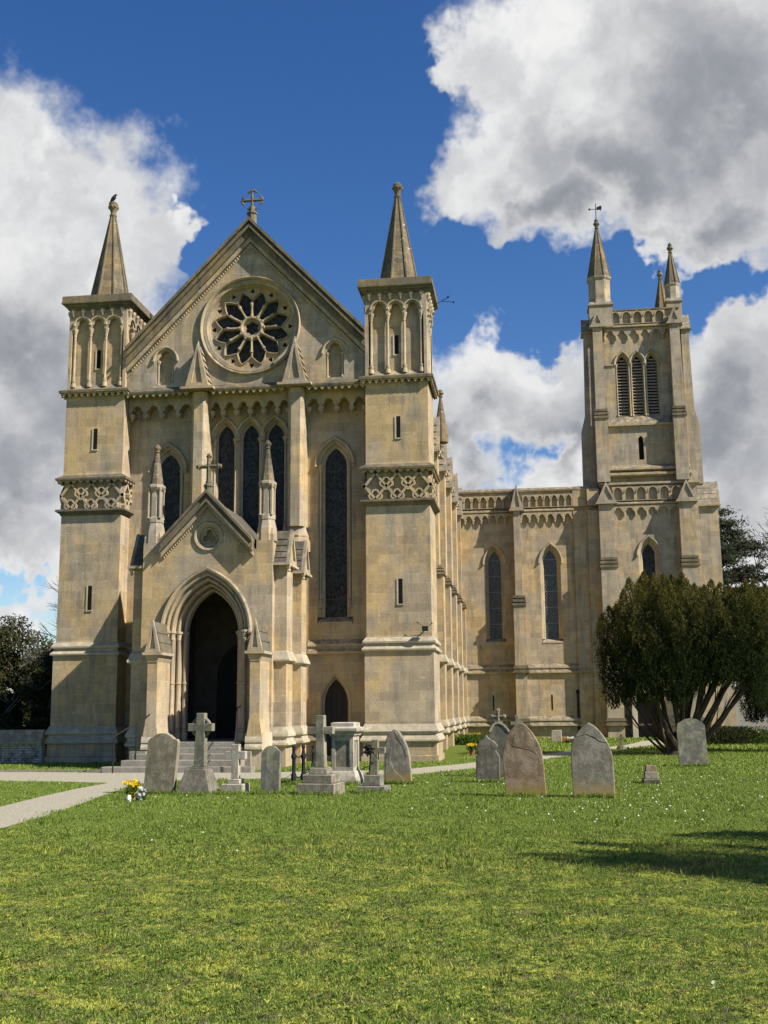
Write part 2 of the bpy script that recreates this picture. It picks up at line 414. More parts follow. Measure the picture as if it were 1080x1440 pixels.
def clip(poly, x0, x1, z0, z1):
    for ax, lim, sg in ((0, x0, 1), (0, x1, -1), (1, z0, 1), (1, z1, -1)):
        out = []
        for i in range(len(poly)):
            a, b = poly[i-1], poly[i]; da = (a[ax]-lim)*sg; db = (b[ax]-lim)*sg
            if (da >= 0) != (db >= 0):
                t = da/(da-db); out.append((a[0]+t*(b[0]-a[0]), a[1]+t*(b[1]-a[1])))
            if db >= 0: out.append(b)
        poly = out
        if not poly: return []
    return poly
def trefoil_head(cx, a, zs, h, n=5):
    """cusped arch head from left to right: two side foils and a pointed middle foil"""
    L = []
    for i in range(n+1):                       # side lobe bulging outwards
        t = i/n; L.append((cx-a+a*.42*t-.10*a*math.sin(PI*t)*0, zs+h*.42*math.sin(t*PI/2)))
    top = arch(cx, a*.62, zs+h*.46, h*.54, 4)
    return L+top+[(2*cx-x, z) for x, z in reversed(L)]
def saw(hw, z0, z1, n, step):
    """gable outline with stepped courses on both slopes"""
    Rr = []
    for k in range(n):
        t0 = k/n; t1 = (k+1)/n
        Rr += [(hw*(1-t0)+step*.5, z0+(z1-z0)*t0-step*.35), (hw*(1-t1)+step*.5, z0+(z1-z0)*t1-step*.35+step*.1)]
        Rr[-1] = (hw*(1-t1)+step*.12, z0+(z1-z0)*t1)
    return Rr
def gablet(c, d0, d1, z0, z1, hw, axis, n=5, step=.07, rim=.07, mat_roof='roofstone', mat_front='ashlar_grey', parent=None, name='gabled_cap', sgn=1, eave=True):
    """little gabled roof whose triangular face looks along the axis: ridge from d0 (front) to d1 (back); c = centre across"""
    s_ = saw(hw, z0, z1-.02, n, step)
    poly = [(c+x, z) for x, z in s_]+[(c, z1)]+[(c-x, z) for x, z in reversed(s_)]
    mb = MB(); e = .10*(1 if d1 > d0 else -1)
    mb.prism(poly, d0+e, d1, axis)
    o = obj(name, mb, mat_roof, parent)
    fr = MB(); th = .6*rim
    outer = [(c-hw-step*.2, z0-.03), (c+hw+step*.2, z0-.03), (c, z1+.03)]; inner = [(c-hw+rim*1.9, z0+rim), (c+hw-rim*1.9, z0+rim), (c, z1-rim*2.2)]
    fr.prism(outer, d0, d0+e*.97, axis, [inner])
    fr.prism(inner, d0+e*.65, d0+e*.95, axis)
    if eave:
        if axis == 'y': fr.box(c-hw-step, c+hw+step, min(d0-e*.3, d1), max(d0-e*.3, d1), z0-.11, z0-.033)
        else: fr.box(min(d0-e*.3, d1), max(d0-e*.3, d1), c-hw-step, c+hw+step, z0-.11, z0-.033)
    obj('gable_rim', fr, mat_front, o)
    return o

# ------------------------------------------------------------------ church
church = tag(empty('church', (-5.8, 0, 0)), 'long buff stone Gothic church with twin front turrets, rose window and tall side tower', 'church')
CH = church
def part(name, mb, mat, parent=None, **kw):
    o = obj(name, mb, mat, parent or CH, **kw)
    if parent is None: o.location = (5.8, 0, 0)        # meshes are written in world coordinates, the church's base is at x = -5.8
    return o
def epart(name, loc=(0, 0, 0)):
    o = empty(name, (loc[0]+5.8, loc[1], loc[2]), CH); return o
XL, XR, XC = -10.92, -.90, -5.82
YW, YG, YT = -.25, -.85, -1.01

def zigzag(w, z, h=.10, period=.2, c=(0, 0)):
    """row of little V teeth under a ledge round a square of half-width w"""
    mb = MB(); n = max(2, round(2*w/period)); p = 2*w/n
    for i in range(n):
        x = -w+p*(i+.5)
        mb.prism([(x-p*.5, z), (x+p*.5, z), (x+p*.36, z), (x, z-h), (x-p*.36, z)][:1]+[(x-p*.5, z), (x, z-h), (x+p*.5, z)], -w, -w+.07)
    mb2 = MB(); mb2.add([(x+c[0], y+c[1], zz) for x, y, zz in mb.v], mb.f)
    return mb2.rot4(c=c)
def make_turret():
    b = MB()
    b.lathe(0, 0, [(1.17, -.1), (1.17, .17), (1.12, .19), (1.12, .56)], sq=True)
    b.lathe(0, 0, [(1.075, 1.1), (1.066, 1.12), (1.066, 3.33)], sq=True)
    b.lathe(0, 0, [(1.025, 3.72), (1.011, 3.8), (1.011, 7.86)], sq=True)
    b.lathe(0, 0, [(.965, 7.86), (.965, 9.1)], sq=True)
    b.lathe(0, 0, [(1.02, 9.15), (1.0, 9.25), (1.0, 11.9)], sq=True)
    b.lathe(0, 0, [(.84, 11.9), (.84, 14.95)], sq=True)
    t = obj('turret', b, 'ashlar', CH)
    pl = MB()
    pl.lathe(0, 0, [(1.11, .56), (1.17, .58), (1.2, .62), (1.2, .66), (1.13, .78), (1.11, .80), (1.11, .84), (1.16, .86), (1.185, .90), (1.17, .95), (1.08, 1.12)], sq=True)
    obj('plinth_moulding', pl, 'pale_trim', t)
    st = MB()
    st.lathe(0, 0, [(1.05, 3.31), (1.14, 3.335), (1.15, 3.38), (1.06, 3.48), (1.04, 3.54), (1.12, 3.56), (1.13, 3.61), (1.03, 3.74)], sq=True)
    obj('string_course', st, 'pale_trim', t)
    # quatrefoil lattice band
    l = MB(); z0, z1, w = 8.06, 8.92, 1.03; sp = .69
    for k in range(-3, 5):
        for sgn in (1, -1):
            x = sp*k; hgt = z1-z0
            pg = [(x-.05, z0), (x+.05, z0), (x+.05+hgt*.82*sgn, z1), (x-.05+hgt*.82*sgn, z1)]
            pg = clip(pg, -w, w, z0, z1)
            if len(pg) > 2: l.prism(pg, -w-.055, -w+.075)
    for row, zc in ((0, 8.56), (1, 8.16)):
        for k in range(-2, 3):
            xc = sp*(k+(.5 if row == 0 else 0))-.0
            if abs(xc) > w-.12: continue
            q = foil(xc, zc, 4, .105, .095, a0=0, n=5)
            l.sweep(q, [(-.035, -.07), (-.025, .06), (.025, .06), (.035, -.07)], -w, closed=True)
    obj('lattice_band', l.rot4(), 'trim', t)
    bd = MB()
    bd.lathe(0, 0, [(1.03, 7.84), (1.06, 7.9), (1.17, 7.97), (1.17, 8.03), (1.05, 8.06)], sq=True)
    bd.lathe(0, 0, [(1.0, 8.98), (1.19, 8.995), (1.2, 9.06), (1.0, 9.2)], sq=True)
    bd.lathe(0, 0, [(.98, 11.93), (1.19, 11.945), (1.2, 12.02), (.98, 12.12)], sq=True)
    obj_each('band_ledge', bd, 'roofstone', t)
    for zz_ in (zigzag(1.15, 11.94, .13, .215), zigzag(1.15, 8.99, .10, .23)): obj('zigzag_teeth', zz_, 'trim', t)
    # blind arcade stage
    zt = 14.85; zc_ = 14.18
    bot = [(-1.0, 12.1), (-1.0, zt), (1.0, zt), (1.0, 12.1), (.90, 12.1), (.90, zc_)]
    for cx in (.54, 0, -.54):
        bot += list(reversed(trefoil_head(cx, .235, zc_, .36)))
    bot += [(-.90, zc_), (-.90, 12.1)]
    a = MB(); a.prism(bot, -1.0, -.845)
    a2 = MB(); a2.prism([(min(max(x, -.843), .843), z) for x, z in bot], -.998, -.847)
    arc = MB(); arc.add(a.v, a.f)
    for k in (1, 2, 3):
        src = a if k == 2 else a2; m = Matrix.Rotation(k*PI/2, 4, 'Z')
        arc.add([m @ Vector(p) for p in src.v], src.f)
    sl = MB()
    sl.prism([(-1.0, 12.1), (-.84, 12.28), (-.84, 12.1)], -.89, .89, 'x'); sl.rot4(); arc.add(sl.v, sl.f)
    obj('arcade', arc, 'ashlar_grey', t)
    h = MB()
    for cx in (-.54, 0, .54):
        h.sweep(arch(cx, .27, 14.3, .30, 6), [(-.02, 0), (-.02, .05), (.03, .06), (.05, 0)], -1.0)
    h.rot4(); obj('hood_mould', h, 'trim', t)
    for k in range(4):
        for cx in (-.81, -.27, .27, .81):
            c = MB()
            c.lathe(cx, -.93, [(.085, 12.18), (.085, 12.3), (.06, 12.36), (.075, 12.4), (.075, 12.43), (.042, 12.47), (.042, 13.92), (.055, 13.93), (.05, 13.96), (.055, 14.02), (.085, 14.12), (.095, 14.16), (.095, 14.20)], 9)
            c.xf(Matrix.Rotation(k*PI/2, 4, 'Z')); obj('colonnette', c, 'trim', t, smooth=True)
    co = MB()
    co.lathe(0, 0, [(1.0, 14.83), (1.06, 14.87), (1.06, 14.92), (1.12, 14.95), (1.14, 15.0), (1.22, 15.03), (1.225, 15.08), (1.205, 15.09), (1.205, 15.285), (1.19, 15.3), (.5, 15.36)], sq=True)
    obj('cornice', co, 'roofstone', t)
    for k in range(4):
        for i in range(6):
            cb = MB(); cb.lathe(-.85+i*.34, -1.035, [(.03, 14.62), (.06, 14.70), (.09, 14.76), (.09, 14.84)], 7)
            cb.xf(Matrix.Rotation(k*PI/2, 4, 'Z')); obj('corbel', cb, 'trim', t)
    # slit windows
    for zz, hh, x0 in ((10.38, .70, .05), (5.15, .78, .06), (13.15, .64, .0)):
        w = 1.003 if zz > 9 else 1.014
        if zz > 12.5: w = .843
        s_ = MB(); s_.box(x0-.065, x0+.065, -w-.012, -w+.02, zz-hh/2, zz+hh/2)
        o = obj('slit_window', s_, 'void', t)
        f = MB(); f.box(x0-.115, x0-.068, -w-.02, -w+.02, zz-hh/2, zz+hh/2); f.box(x0-.115, x0+.1, -w-.03, -w+.02, zz-hh/2-.04, zz-hh/2-.003)
        obj('sill', f, 'pale_trim', o)
    # spirelet
    sp_ = MB(); sp_.lathe(0, 0, [(.70, 15.3), (.68, 15.34), (.085, 18.62)], 8, rot=PI/8+.14)
    so = obj('spire', sp_, 'spire', t)
    rb = MB()
    for i in range(8):
        an = PI/8+.14+2*PI*i/8
        rb.tube([(.695*math.cos(an), .695*math.sin(an), 15.3), (.088*math.cos(an), .088*math.sin(an), 18.62)], [.045, .022], 5)
    obj('rib', rb, 'roofstone', so)
    fi = MB(); fi.lathe(0, 0, [(.10, 18.58), (.13, 18.62), (.13, 18.66), (.10, 18.68), (.095, 18.76), (.13, 18.86), (.17, 18.92), (.18, 18.98), (.15, 19.03), (.16, 19.06), (.12, 19.12), (.05, 19.17)], 10)
    for i in range(8):
        an = 2*PI*i/8; fi.ball((.15*math.cos(an), .15*math.sin(an), 18.95), .05, 5, 4)
    obj('finial', fi, 'roofstone', so, smooth=True)
    return t
turret = make_turret(); turret.location = (XL+5.8, 0, 0)
copy_tree(turret, CH, (XR+5.8, 0, 0))

# --- windows
def lancet(cx, a, z0, zs, h, Yw, parent, e=.2, hood=True, shafts=(1, 1), gl='glass', depth=.26, name='lancet_window', shaft_z=None, sill=True):
    """frame of a pointed window set in a wall whose face is at Yw; returns its outer outline (for the wall's hole)"""
    path = arch_open(cx, a, z0, zs, h)
    o_ = MB(); k = e
    o_.sweep(path, [(0, -depth), (0, -depth+.06), (.03, -depth+.08), (k*.35, -depth*.55), (k*.5, -depth*.55), (k*.55, -depth*.3), (k*.8, -depth*.22), (k*.85, -.012), (k+.012, -.004), (k+.012, -depth)], Yw)
    w = part(name, o_, 'trim', parent)
    g = MB(); g.prism(arch_open(cx, a+.01, z0-.01, zs, h+.01), Yw+depth-.012, Yw+depth+.01); obj('glass', g, gl, w)
    if hood:
        hm = MB(); hp = offset(arch(cx, a, zs, h), e)
        hm.sweep(hp, [(.0, -.01), (.0, .05), (.03, .07), (.07, .08), (.10, .05), (.10, -.01)], Yw)
        for sx in (-1, 1): hm.ball((cx+sx*(a+e+.05), Yw-.05, zs-.02), .07, 7, 5)
        obj('hood_mould', hm, 'trim', w)
    for sx, on in zip((-1, 1), shafts):
        if not on: continue
        x = cx+sx*(a+e*.55); zb = shaft_z or z0+.02
        s_ = MB(); s_.lathe(x, Yw+.04, [(.075, zb), (.075, zb+.12), (.05, zb+.2), (.065, zb+.24), (.04, zb+.28), (.04, zs-.26), (.055, zs-.25), (.045, zs-.22), (.05, zs-.15), (.085, zs-.05), (.1, zs-.03), (.1, zs+.02)], 8)
        obj('shaft', s_, 'trim', w, smooth=True)
    if sill:
        s_ = MB(); s_.prism([(Yw+depth, z0+.02), (Yw-.02, z0-.16), (Yw-.02, z0-.22), (Yw+depth, z0-.22)], cx-a-e*.9, cx+a+e*.9, 'x'); obj('sill', s_, 'trim', w)
    op = arch_open(cx, a, z0, zs, h)
    q = offset(op, e); q[0] = (q[0][0], z0-.2 if sill else z0); q[-1] = (q[-1][0], z0-.2 if sill else z0)
    return q
holes = []
for i, c in enumerate((-6.70, -5.86, -5.02)):
    holes.append(lancet(c, .275, 7.25, 10.38, .50, YW, None, e=.14, shafts=(i == 0, 1), sill=False))
for c in (-8.62, -3.02): holes.append(lancet(c, .355, 4.46, 9.38, .60, YW, None, e=.22, shaft_z=4.75))
# small side door
dx, dpath = -3.02, arch_open(-3.02, .37, .15, 1.75, .75)
holes.append(offset(dpath, .10))
dm = MB(); dm.sweep(dpath, [(0, -.3), (0, -.16), (.05, -.12), (.06, -.02), (.11, .012), (.15, .012), (.15, -.3)], YW)
sd = part('side_door', dm, 'trim')
dd = MB(); dd.prism(arch_open(-3.02, .38, .14, 1.75, .76), YW+.24, YW+.28)
for i in range(5): dd.box(-3.36+i*.17, -3.352+i*.17, YW+.225, YW+.245, .15, 2.1)
obj('door_leaf', dd, 'door', sd)
# wall between the turrets
wl = MB(); wl.prism([(-9.95, -.1), (-1.85, -.1), (-1.85, 11.95), (-9.95, 11.95)], YW, YW+.5, 'y', holes)
part('front_wall', wl, 'ashlar')
for x0, x1 in ((-9.93, -7.6), (-3.9, -1.88)):
    s_ = MB()
    s_.prism([(YW, 3.24), (YW-.12, 3.30), (YW-.12, 3.36), (YW-.06, 3.46), (YW-.05, 3.5), (YW-.10, 3.53), (YW-.10, 3.6), (YW, 3.75)], x0, x1, 'x')
    s_.prism([(YW, .56), (YW-.2, .62), (YW-.2, .66), (YW-.1, .8), (YW-.17, .88), (YW-.17, .94), (YW, 1.12)], x0, -3.5 if x0 > -5 else x1, 'x')
    if x0 > -5: s_.prism([(YW, .56), (YW-.2, .62), (YW-.2, .66), (YW-.1, .8), (YW-.17, .88), (YW-.17, .94), (YW, 1.12)], -2.5, x1, 'x')
    for q_ in obj_each('wall_string_course', s_, 'trim', CH): q_.location = (5.8, 0, 0)

# --- gable above
ZA = 17.75; SL = 1.045; XG = -5.76
RC = (-5.74, 14.05); RR = 1.62
def gz(x, d=0): return ZA-d-SL*abs(x-XG)
gh = [circle(RC[0], RC[1], 1.47, 48)]
bl = [(-8.60, .30, 12.16, 12.98, .36), (-2.92, .30, 12.16, 12.98, .36)]
for c, a, z0, zs, h in bl: gh.append([(c-a, z0), (c-a, zs)]+trefoil_head(c, a-.02, zs, h)[1:-1]+[(c+a, zs), (c+a, z0)])
gw = MB()
gw.prism([(-9.93, 11.95), (-1.87, 11.95), (-1.87, gz(-1.87, .3)), (XG, ZA-.3), (-9.93, gz(-9.93, .3))], YG, YW+.5, 'y', gh)
gable = part('gable_wall', gw, 'ashlar_grey')
bk = MB()
for c, a, z0, zs, h in bl: bk.box(c-a-.05, c+a+.05, YG+.2, YG+.25, z0-.02, zs+h+.02)
obj_each('blind_lancet_back', bk, 'ashlar', gable)
for c, a, z0, zs, h in bl:
    b_ = MB(); b_.sweep(arch(c, a+.06, zs, h+.05, 7), [(0, -.01), (0, .06), (.05, .08), (.09, .05), (.09, -.01)], YG)
    for sx in (-1, 1):
        b_.lathe(c+sx*(a-.05), YG+.06, [(.07, z0), (.07, z0+.06), (.035, z0+.12), (.035, zs-.12), (.07, zs-.03), (.075, zs+.02)], 7)
        b_.ball((c+sx*(a+.11), YG-.04, zs-.01), .055, 6, 4)
    obj('blind_lancet', b_, 'trim', gable)
# coping bands up the gable
XE0, XE1 = -9.90, -1.90
def cop(d0, d1, y, nm, mat, x0=XE0, x1=XE1, back=.75):
    c = MB(); c.prism([(x0, gz(x0, d0)), (XG, ZA-d0), (x1, gz(x1, d0)), (x1, gz(x1, d1)), (XG, ZA-d1), (x0, gz(x0, d1))], y, back); return part(nm, c, mat) if nm == 'gable_coping' else obj(nm, c, mat, cop.o)
cop.o = part('gable_coping', MB().prism([(XE0, gz(XE0)), (XG, ZA), (XE1, gz(XE1)), (XE1, gz(XE1, .13)), (XG, ZA-.13), (XE0, gz(XE0, .13))], YG-.34, .8), 'roofstone')
cop(.135, .24, YG-.22, 'coping_hollow', 'roofstone')
cop(.243, .36, YG-.31, 'coping_roll', 'roofstone')
cop(.363, .62, YG-.20, 'coping_band', 'roofstone', back=YG+.02)
cop(.623, .80, YG-.12, 'coping_band', 'ashlar_grey', back=YG+.02)
bead = MB()
for sx in (-1, 1):
    n = 58
    for i in range(n):
        t = (i+.5)/n; x = XG+sx*t*4.0; z = ZA-.88-SL*t*4.0
        bead.lathe(x, YG-.035, [(.045, z-.03), (.045, z+.03)], 5)
obj('bead_row', bead, 'trim', gable)
lin = MB(); lin.sweep([(XE0, gz(XE0, .97)), (XG, ZA-.97), (XE1, gz(XE1, .97))], [(0, -.01), (0, .04), (.05, .04), (.05, -.01)], YG); obj('coping_fillet', lin, 'trim', gable)
# gable string, teeth and corbel table
sc = MB(); zt_m = MB()
for x0, x1 in ((-9.92, -7.72), (-7.02, -4.55), (-3.85, -1.88)):
    sc.prism([(YG+.0, 11.83), (YG-.2, 11.85), (YG-.21, 11.91), (YG, 12.08)], x0, x1, 'x')
    n = round((x1-x0)/.215)
    for i in range(n):
        x = x0+(i+.5)*(x1-x0)/n; q = (x1-x0)/n
        zt_m.prism([(x-q*.5, 11.845), (x, 11.72), (x+q*.5, 11.845)], YG-.17, YG-.10)
for q_ in obj_each('gable_string_course', sc, 'roofstone', CH): q_.location = (5.8, 0, 0)
part('zigzag_teeth', zt_m, 'trim')
def corbel_table(x0, x1, n, Yf, Yb, ztop, zap, zf, zc0, parent=None, mat='ashlar', skip=()):
    p = (x1-x0)/n; poly = [(x0, ztop), (x1, ztop), (x1, zf)]
    for i in reversed(range(n)):
        cx = x0+(i+.5)*p; h = trefoil_head(cx, p*.44, zf, zap-zf, 4); poly += list(reversed(h))
    poly += [(x0, zf)]
    m = MB(); m.prism(poly, Yf, Yb); o = part('corbel_table', m, mat, parent)
    for i in range(n+1):
        x = min(max(x0+i*p, x0+.09), x1-.09)
        c = MB(); c.lathe(x, Yf+.09, [(.02, zc0), (.055, zc0+.03), (.04, zc0+.07), (.085, zc0+.12), (.105, zf-.02), (.105, zf)], 8)
        c.box(x-.07, x+.07, Yf+.12, Yb, zf-.11, zf)
        obj('corbel', c, 'trim', o)
    return o
for x0, x1, n in ((-9.9, -7.66, 4), (-7.16, -4.41, 6), (-3.93, -1.9, 4)):
    corbel_table(x0, x1, n, YG+.22, YW, 11.95, 11.55, 11.27, 11.04)

# --- rose window
ry = -.62
Rz = 1.40; KR = Rz/1.335
th = []
for k in range(12):
    A = PI/2+PI/12+k*PI/6
    pts = []
    for (r, da) in ((.40, 9.4), (.60, 11.9), (.82, 13.0), (.87, 14.0), (.94, 13.4), (.99, 10.6), (1.01, 9.4), (1.06, 7.6), (1.13, 4.2), (1.20, 0)):
        pts.append((r*KR, R(da)))
    loop = [(r*math.cos(A-d), r*math.sin(A-d)) for r, d in pts]+[(r*math.cos(A+d), r*math.sin(A+d)) for r, d in reversed(pts[:-1])]
    th.append([(RC[0]+x, RC[1]+z) for x, z in loop])
tre = []
for k in range(12):
    A = PI/2+k*PI/6
    tre.append(foil(RC[0]+1.225*KR*math.cos(A), RC[1]+1.225*KR*math.sin(A), 3, .048, .043, a0=A, n=4))
hubf = foil(RC[0], RC[1], 6, .155, .085, a0=PI/2, n=6)
tr = MB(); tr.prism(circle(RC[0], RC[1], Rz+.05, 60), ry, ry+.2, 'y', th+tre+[hubf])
rose = part('rose_window', tr, 'ashlar')
mo = MB()
for l in th: mo.sweep(list(reversed(l)), [(.006, -.01), (.012, .055), (.036, .055), (.044, -.01)], ry, closed=True)
obj('tracery_moulding', mo, 'trim', rose)
hub = MB(); hub.sweep(list(reversed(circle(RC[0], RC[1], .30, 30))), [(0, 0), (0, .07), (.03, .1), (.07, .1), (.09, .06), (.09, 0)], ry, closed=True); obj('hub', hub, 'trim', rose)
for k in range(12):
    A = PI/2+k*PI/6; u = Vector((math.cos(A), math.sin(A)))
    q = lambda r: (RC[0]+u.x*r, ry-.055, RC[1]+u.y*r)
    sp_ = MB(); sp_.tube([q(.37), q(.43), q(.45), q(.74), q(.76), q(.83), q(.86)], [.06, .06, .034, .034, .045, .06, .05], 7); obj('spoke', sp_, 'trim', rose, smooth=True)
gl_ = MB(); gl_.prism(circle(RC[0], RC[1], 1.46, 40), ry+.13, ry+.15); obj('glass', gl_, 'glass', rose)
rg = MB(); cc = list(reversed(circle(RC[0], RC[1], 1.0, 72)))
rg.sweep(cc, [(0.4000, -.26), (0.4000, -.20), (0.4166, -.16), (0.4374, -.16), (0.4457, -.13), (0.4539, -.06), (0.4830, -.05), (0.4955, -.12), (0.5162, -.12), (0.5287, -.02), (0.5660, .01), (0.5785, -.05), (0.5950, -.05), (0.6075, .05), (0.6324, .10), (0.6614, .12), (0.6864, .09), (0.6905, -.01), (0.4830, -.015), (0.4830, -.26)], YG, closed=True)
obj('rose_ring', rg, 'trim', rose)
bd_ = MB()
for i in range(96):
    a = 2*PI*i/96; bd_.ball((RC[0]+(Rz+.106)*math.cos(a), YG+.09, RC[1]+(Rz+.106)*math.sin(a)), .034, 5, 4)
obj('bead_ring', bd_, 'trim', rose)

# --- pilasters with gabled caps
pil = []
for cx in (-7.40, -4.18):
    m = MB()
    m.prism([(cx-.26, YW+.02), (cx-.26, -.86), (cx-.15, -1.0), (cx+.15, -1.0), (cx+.26, -.86), (cx+.26, YW+.02)], 7.3, 11.84, 'z')
    m.lathe(cx, -.62, [(.42, 6.5), (.42, 6.8), (.36, 6.95), (.38, 7.0), (.30, 7.2), (.27, 7.34)], 10)
    p_ = part('pilaster', m, 'ashlar')
    gablet(cx, -1.27, YG, 11.98, 13.38, .35, 'y', n=6, step=.20, rim=.09, mat_roof='ashlar_grey', parent=p_, name='gabled_cap').location = (0, 0, 0)
    fl = MB(); fl.tube([(cx, -1.17, 13.3), (cx, -1.17, 13.5)], [.05, .02], 6); obj('finial', fl, 'ashlar_grey', p_)

# --- cross on the gable
cr = MB(); cxz = (XG, -.72)
cr.lathe(cxz[0], cxz[1], [(.17, 17.3), (.16, 17.8), (.15, 18.0), (.19, 18.02), (.19, 18.06), (.11, 18.1), (.095, 18.3)], 8)
cz = 18.52
for k, (dx_, dz_) in enumerate(((0, 1), (1, 0), (0, -1), (-1, 0))):
    cr.tube([(XG, cxz[1], cz), (XG+dx_*.36, cxz[1], cz+dz_*.36)], [.055, .04], 6)
    e_ = Vector((XG+dx_*.33, cxz[1], cz+dz_*.33)); px_, pz_ = dz_, dx_
    if True:
        cr.tube([e_+Vector((dx_*.03, 0, dz_*.03)), e_+Vector((px_*.09, 0, pz_*.09)), e_+Vector((px_*.17-dx_*.06, 0, pz_*.17-dz_*.06))], [.04, .045, .03], 5)
        cr.tube([e_+Vector((dx_*.03, 0, dz_*.03)), e_-Vector((px_*.09, 0, pz_*.09)), e_+Vector((-px_*.17-dx_*.06, 0, -pz_*.17-dz_*.06))], [.04, .045, .03], 5)
part('gable_cross', cr, 'roofstone', smooth=True)
# ------------------------------------------------------------------ porch
YP = -4.2; XP = -5.97; HP = 1.92
FZ = .73                                            # porch floor
porch_w = MB()
pa = .78; pzs, ph = 3.80, 1.22
ppath = arch_open(XP-.10, pa, FZ-.1, pzs, ph, 14); PX = XP-.10
PE = .42
zg0 = P(234.5, 778, YP)[1]; ZPA = P(300, 690, YP)[1]; PSL = 1.06
def pz(x, d=0): return ZPA-d-PSL*abs(x-PX)
outer = [(PX-HP, -.1), (PX+HP, -.1), (PX+HP, 6.3), (PX+1.5, pz(PX+1.5, .25)), (PX, ZPA-.25), (PX-1.5, pz(PX-1.5, .25)), (PX-HP, 6.3)]
rcz = P(298, 754, YP)
rc = (PX+.02, rcz[1])
hp = offset(ppath, PE); hp[0] = (hp[0][0], .2); hp[-1] = (hp[-1][0], .2)
porch_w.prism(outer, YP, YP+.95, 'y', [hp, circle(rc[0], rc[1], .33, 28)])
porch = part('porch', porch_w, 'ashlar')
sw = MB()
for sx in (-1, 1):
    x0, x1 = sorted((PX+sx*HP, PX+sx*(HP-.4))); sw.box(x0+.004, x1-.004, YP+.95, YW, -.1, 6.0)
obj('side_wall', sw, 'ashlar', porch)
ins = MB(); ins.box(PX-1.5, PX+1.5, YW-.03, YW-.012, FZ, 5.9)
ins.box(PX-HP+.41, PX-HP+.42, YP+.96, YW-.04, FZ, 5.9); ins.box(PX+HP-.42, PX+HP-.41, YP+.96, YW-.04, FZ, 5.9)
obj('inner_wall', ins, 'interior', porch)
dr = MB(); dr.prism(arch_open(PX, .75, FZ, 2.6, 1.1), YW-.08, YW-.04)
for i in range(7): dr.box(PX-.7+i*.22, PX-.69+i*.22, YW-.095, YW-.08, FZ, 3.0)
obj('inner_door', dr, 'door', porch)
nb = MB(); nb.box(PX-HP+.43, PX-HP+.47, -2.0, -.9, 1.5, 2.7); obj('notice_board', nb, 'door', porch)
# orders of the arch
ar = MB()
ar.sweep(ppath, [(0, -.94), (0, -.72), (.03, -.70), (.10, -.70), (.12, -.62), (.12, -.46), (.15, -.44), (.21, -.44), (.23, -.38), (.23, -.2), (.26, -.18), (.32, -.18), (.34, -.12), (.34, -.02), (.37, .004), (.43, .006), (.43, -.94)], YP)
arch_o = obj('arch_order', ar, 'trim', porch)
for o_, d_, r_ in ((.035, -.66, .05), (.145, -.40, .05), (.255, -.14, .05), (.375, .0, .035)):
    a_ = MB(); a_.sweep(offset(arch(PX, pa, pzs, ph, 14), o_), [(r_*math.cos(t), d_+r_*math.sin(t)) for t in [2*PI*i/7 for i in range(7)]], YP); obj('arch_roll', a_, 'trim', arch_o, smooth=True)
ho = MB(); hpth = offset(arch(PX, pa, pzs, ph, 14), PE+.03)
ho.sweep(hpth, [(.0, -.01), (.0, .07), (.03, .12), (.08, .13), (.12, .07), (.12, -.01)], YP)
for sx in (-1, 1): ho.ball((PX+sx*(pa+PE+.1), YP-.08, pzs-.04), .09, 7, 5)
obj('hood_mould', ho, 'trim', porch)
be = MB()
for off_, d_, n_ in ((.19, -.42, 70), (.31, -.16, 80)):
    pth = offset(arch(PX, pa, pzs, ph, 40), off_)
    for x, z in pth[::1]: be.ball((x, YP-d_-.01, z), .027, 5, 4)
obj('bead_row', be, 'trim', arch_o)
for sx in (-1, 1):
    for o_, d_ in ((.03, -.66), (.14, -.40), (.25, -.14), (.36, .05)):
        s_ = MB(); x = PX+sx*(pa+o_)
        s_.lathe(x, YP-d_, [(.10, .72), (.10, .95), (.075, 1.0), (.085, 1.04), (.06, 1.08), (.055, 2.3), (.075, 2.32), (.075, 2.36), (.055, 2.38), (.055, pzs-.24), (.07, pzs-.22), (.06, pzs-.18), (.085, pzs-.06), (.11, pzs-.04), (.11, pzs+.02)], 9)
        obj('shaft', s_, 'trim', porch, smooth=True)
rd = MB(); rd.sweep(list(reversed(circle(rc[0], rc[1], .31, 40))), [(-.03, -.12), (-.02, -.06), (.02, -.02), (.05, .04), (.1, .05), (.13, .01), (.13, -.01)], YP, closed=True)
rd.prism(circle(rc[0], rc[1], .33, 28), YP+.10, YP+.22, 'y', [foil(rc[0], rc[1]+.0, 3, .115, .105, n=9)])
rdo = obj('roundel', rd, 'trim', porch); rb_ = MB(); rb_.prism(circle(rc[0], rc[1], .34, 20), YP+.27, YP+.29); obj('roundel_back', rb_, 'ashlar', rdo)
rt_ = MB(); rt_.sweep(list(reversed(foil(rc[0], rc[1], 3, .115, .105, n=9))), [(.0, 0), (.0, .04), (.03, .05), (.05, 0)], YP+.10, closed=True); obj('trefoil', rt_, 'trim', rdo)
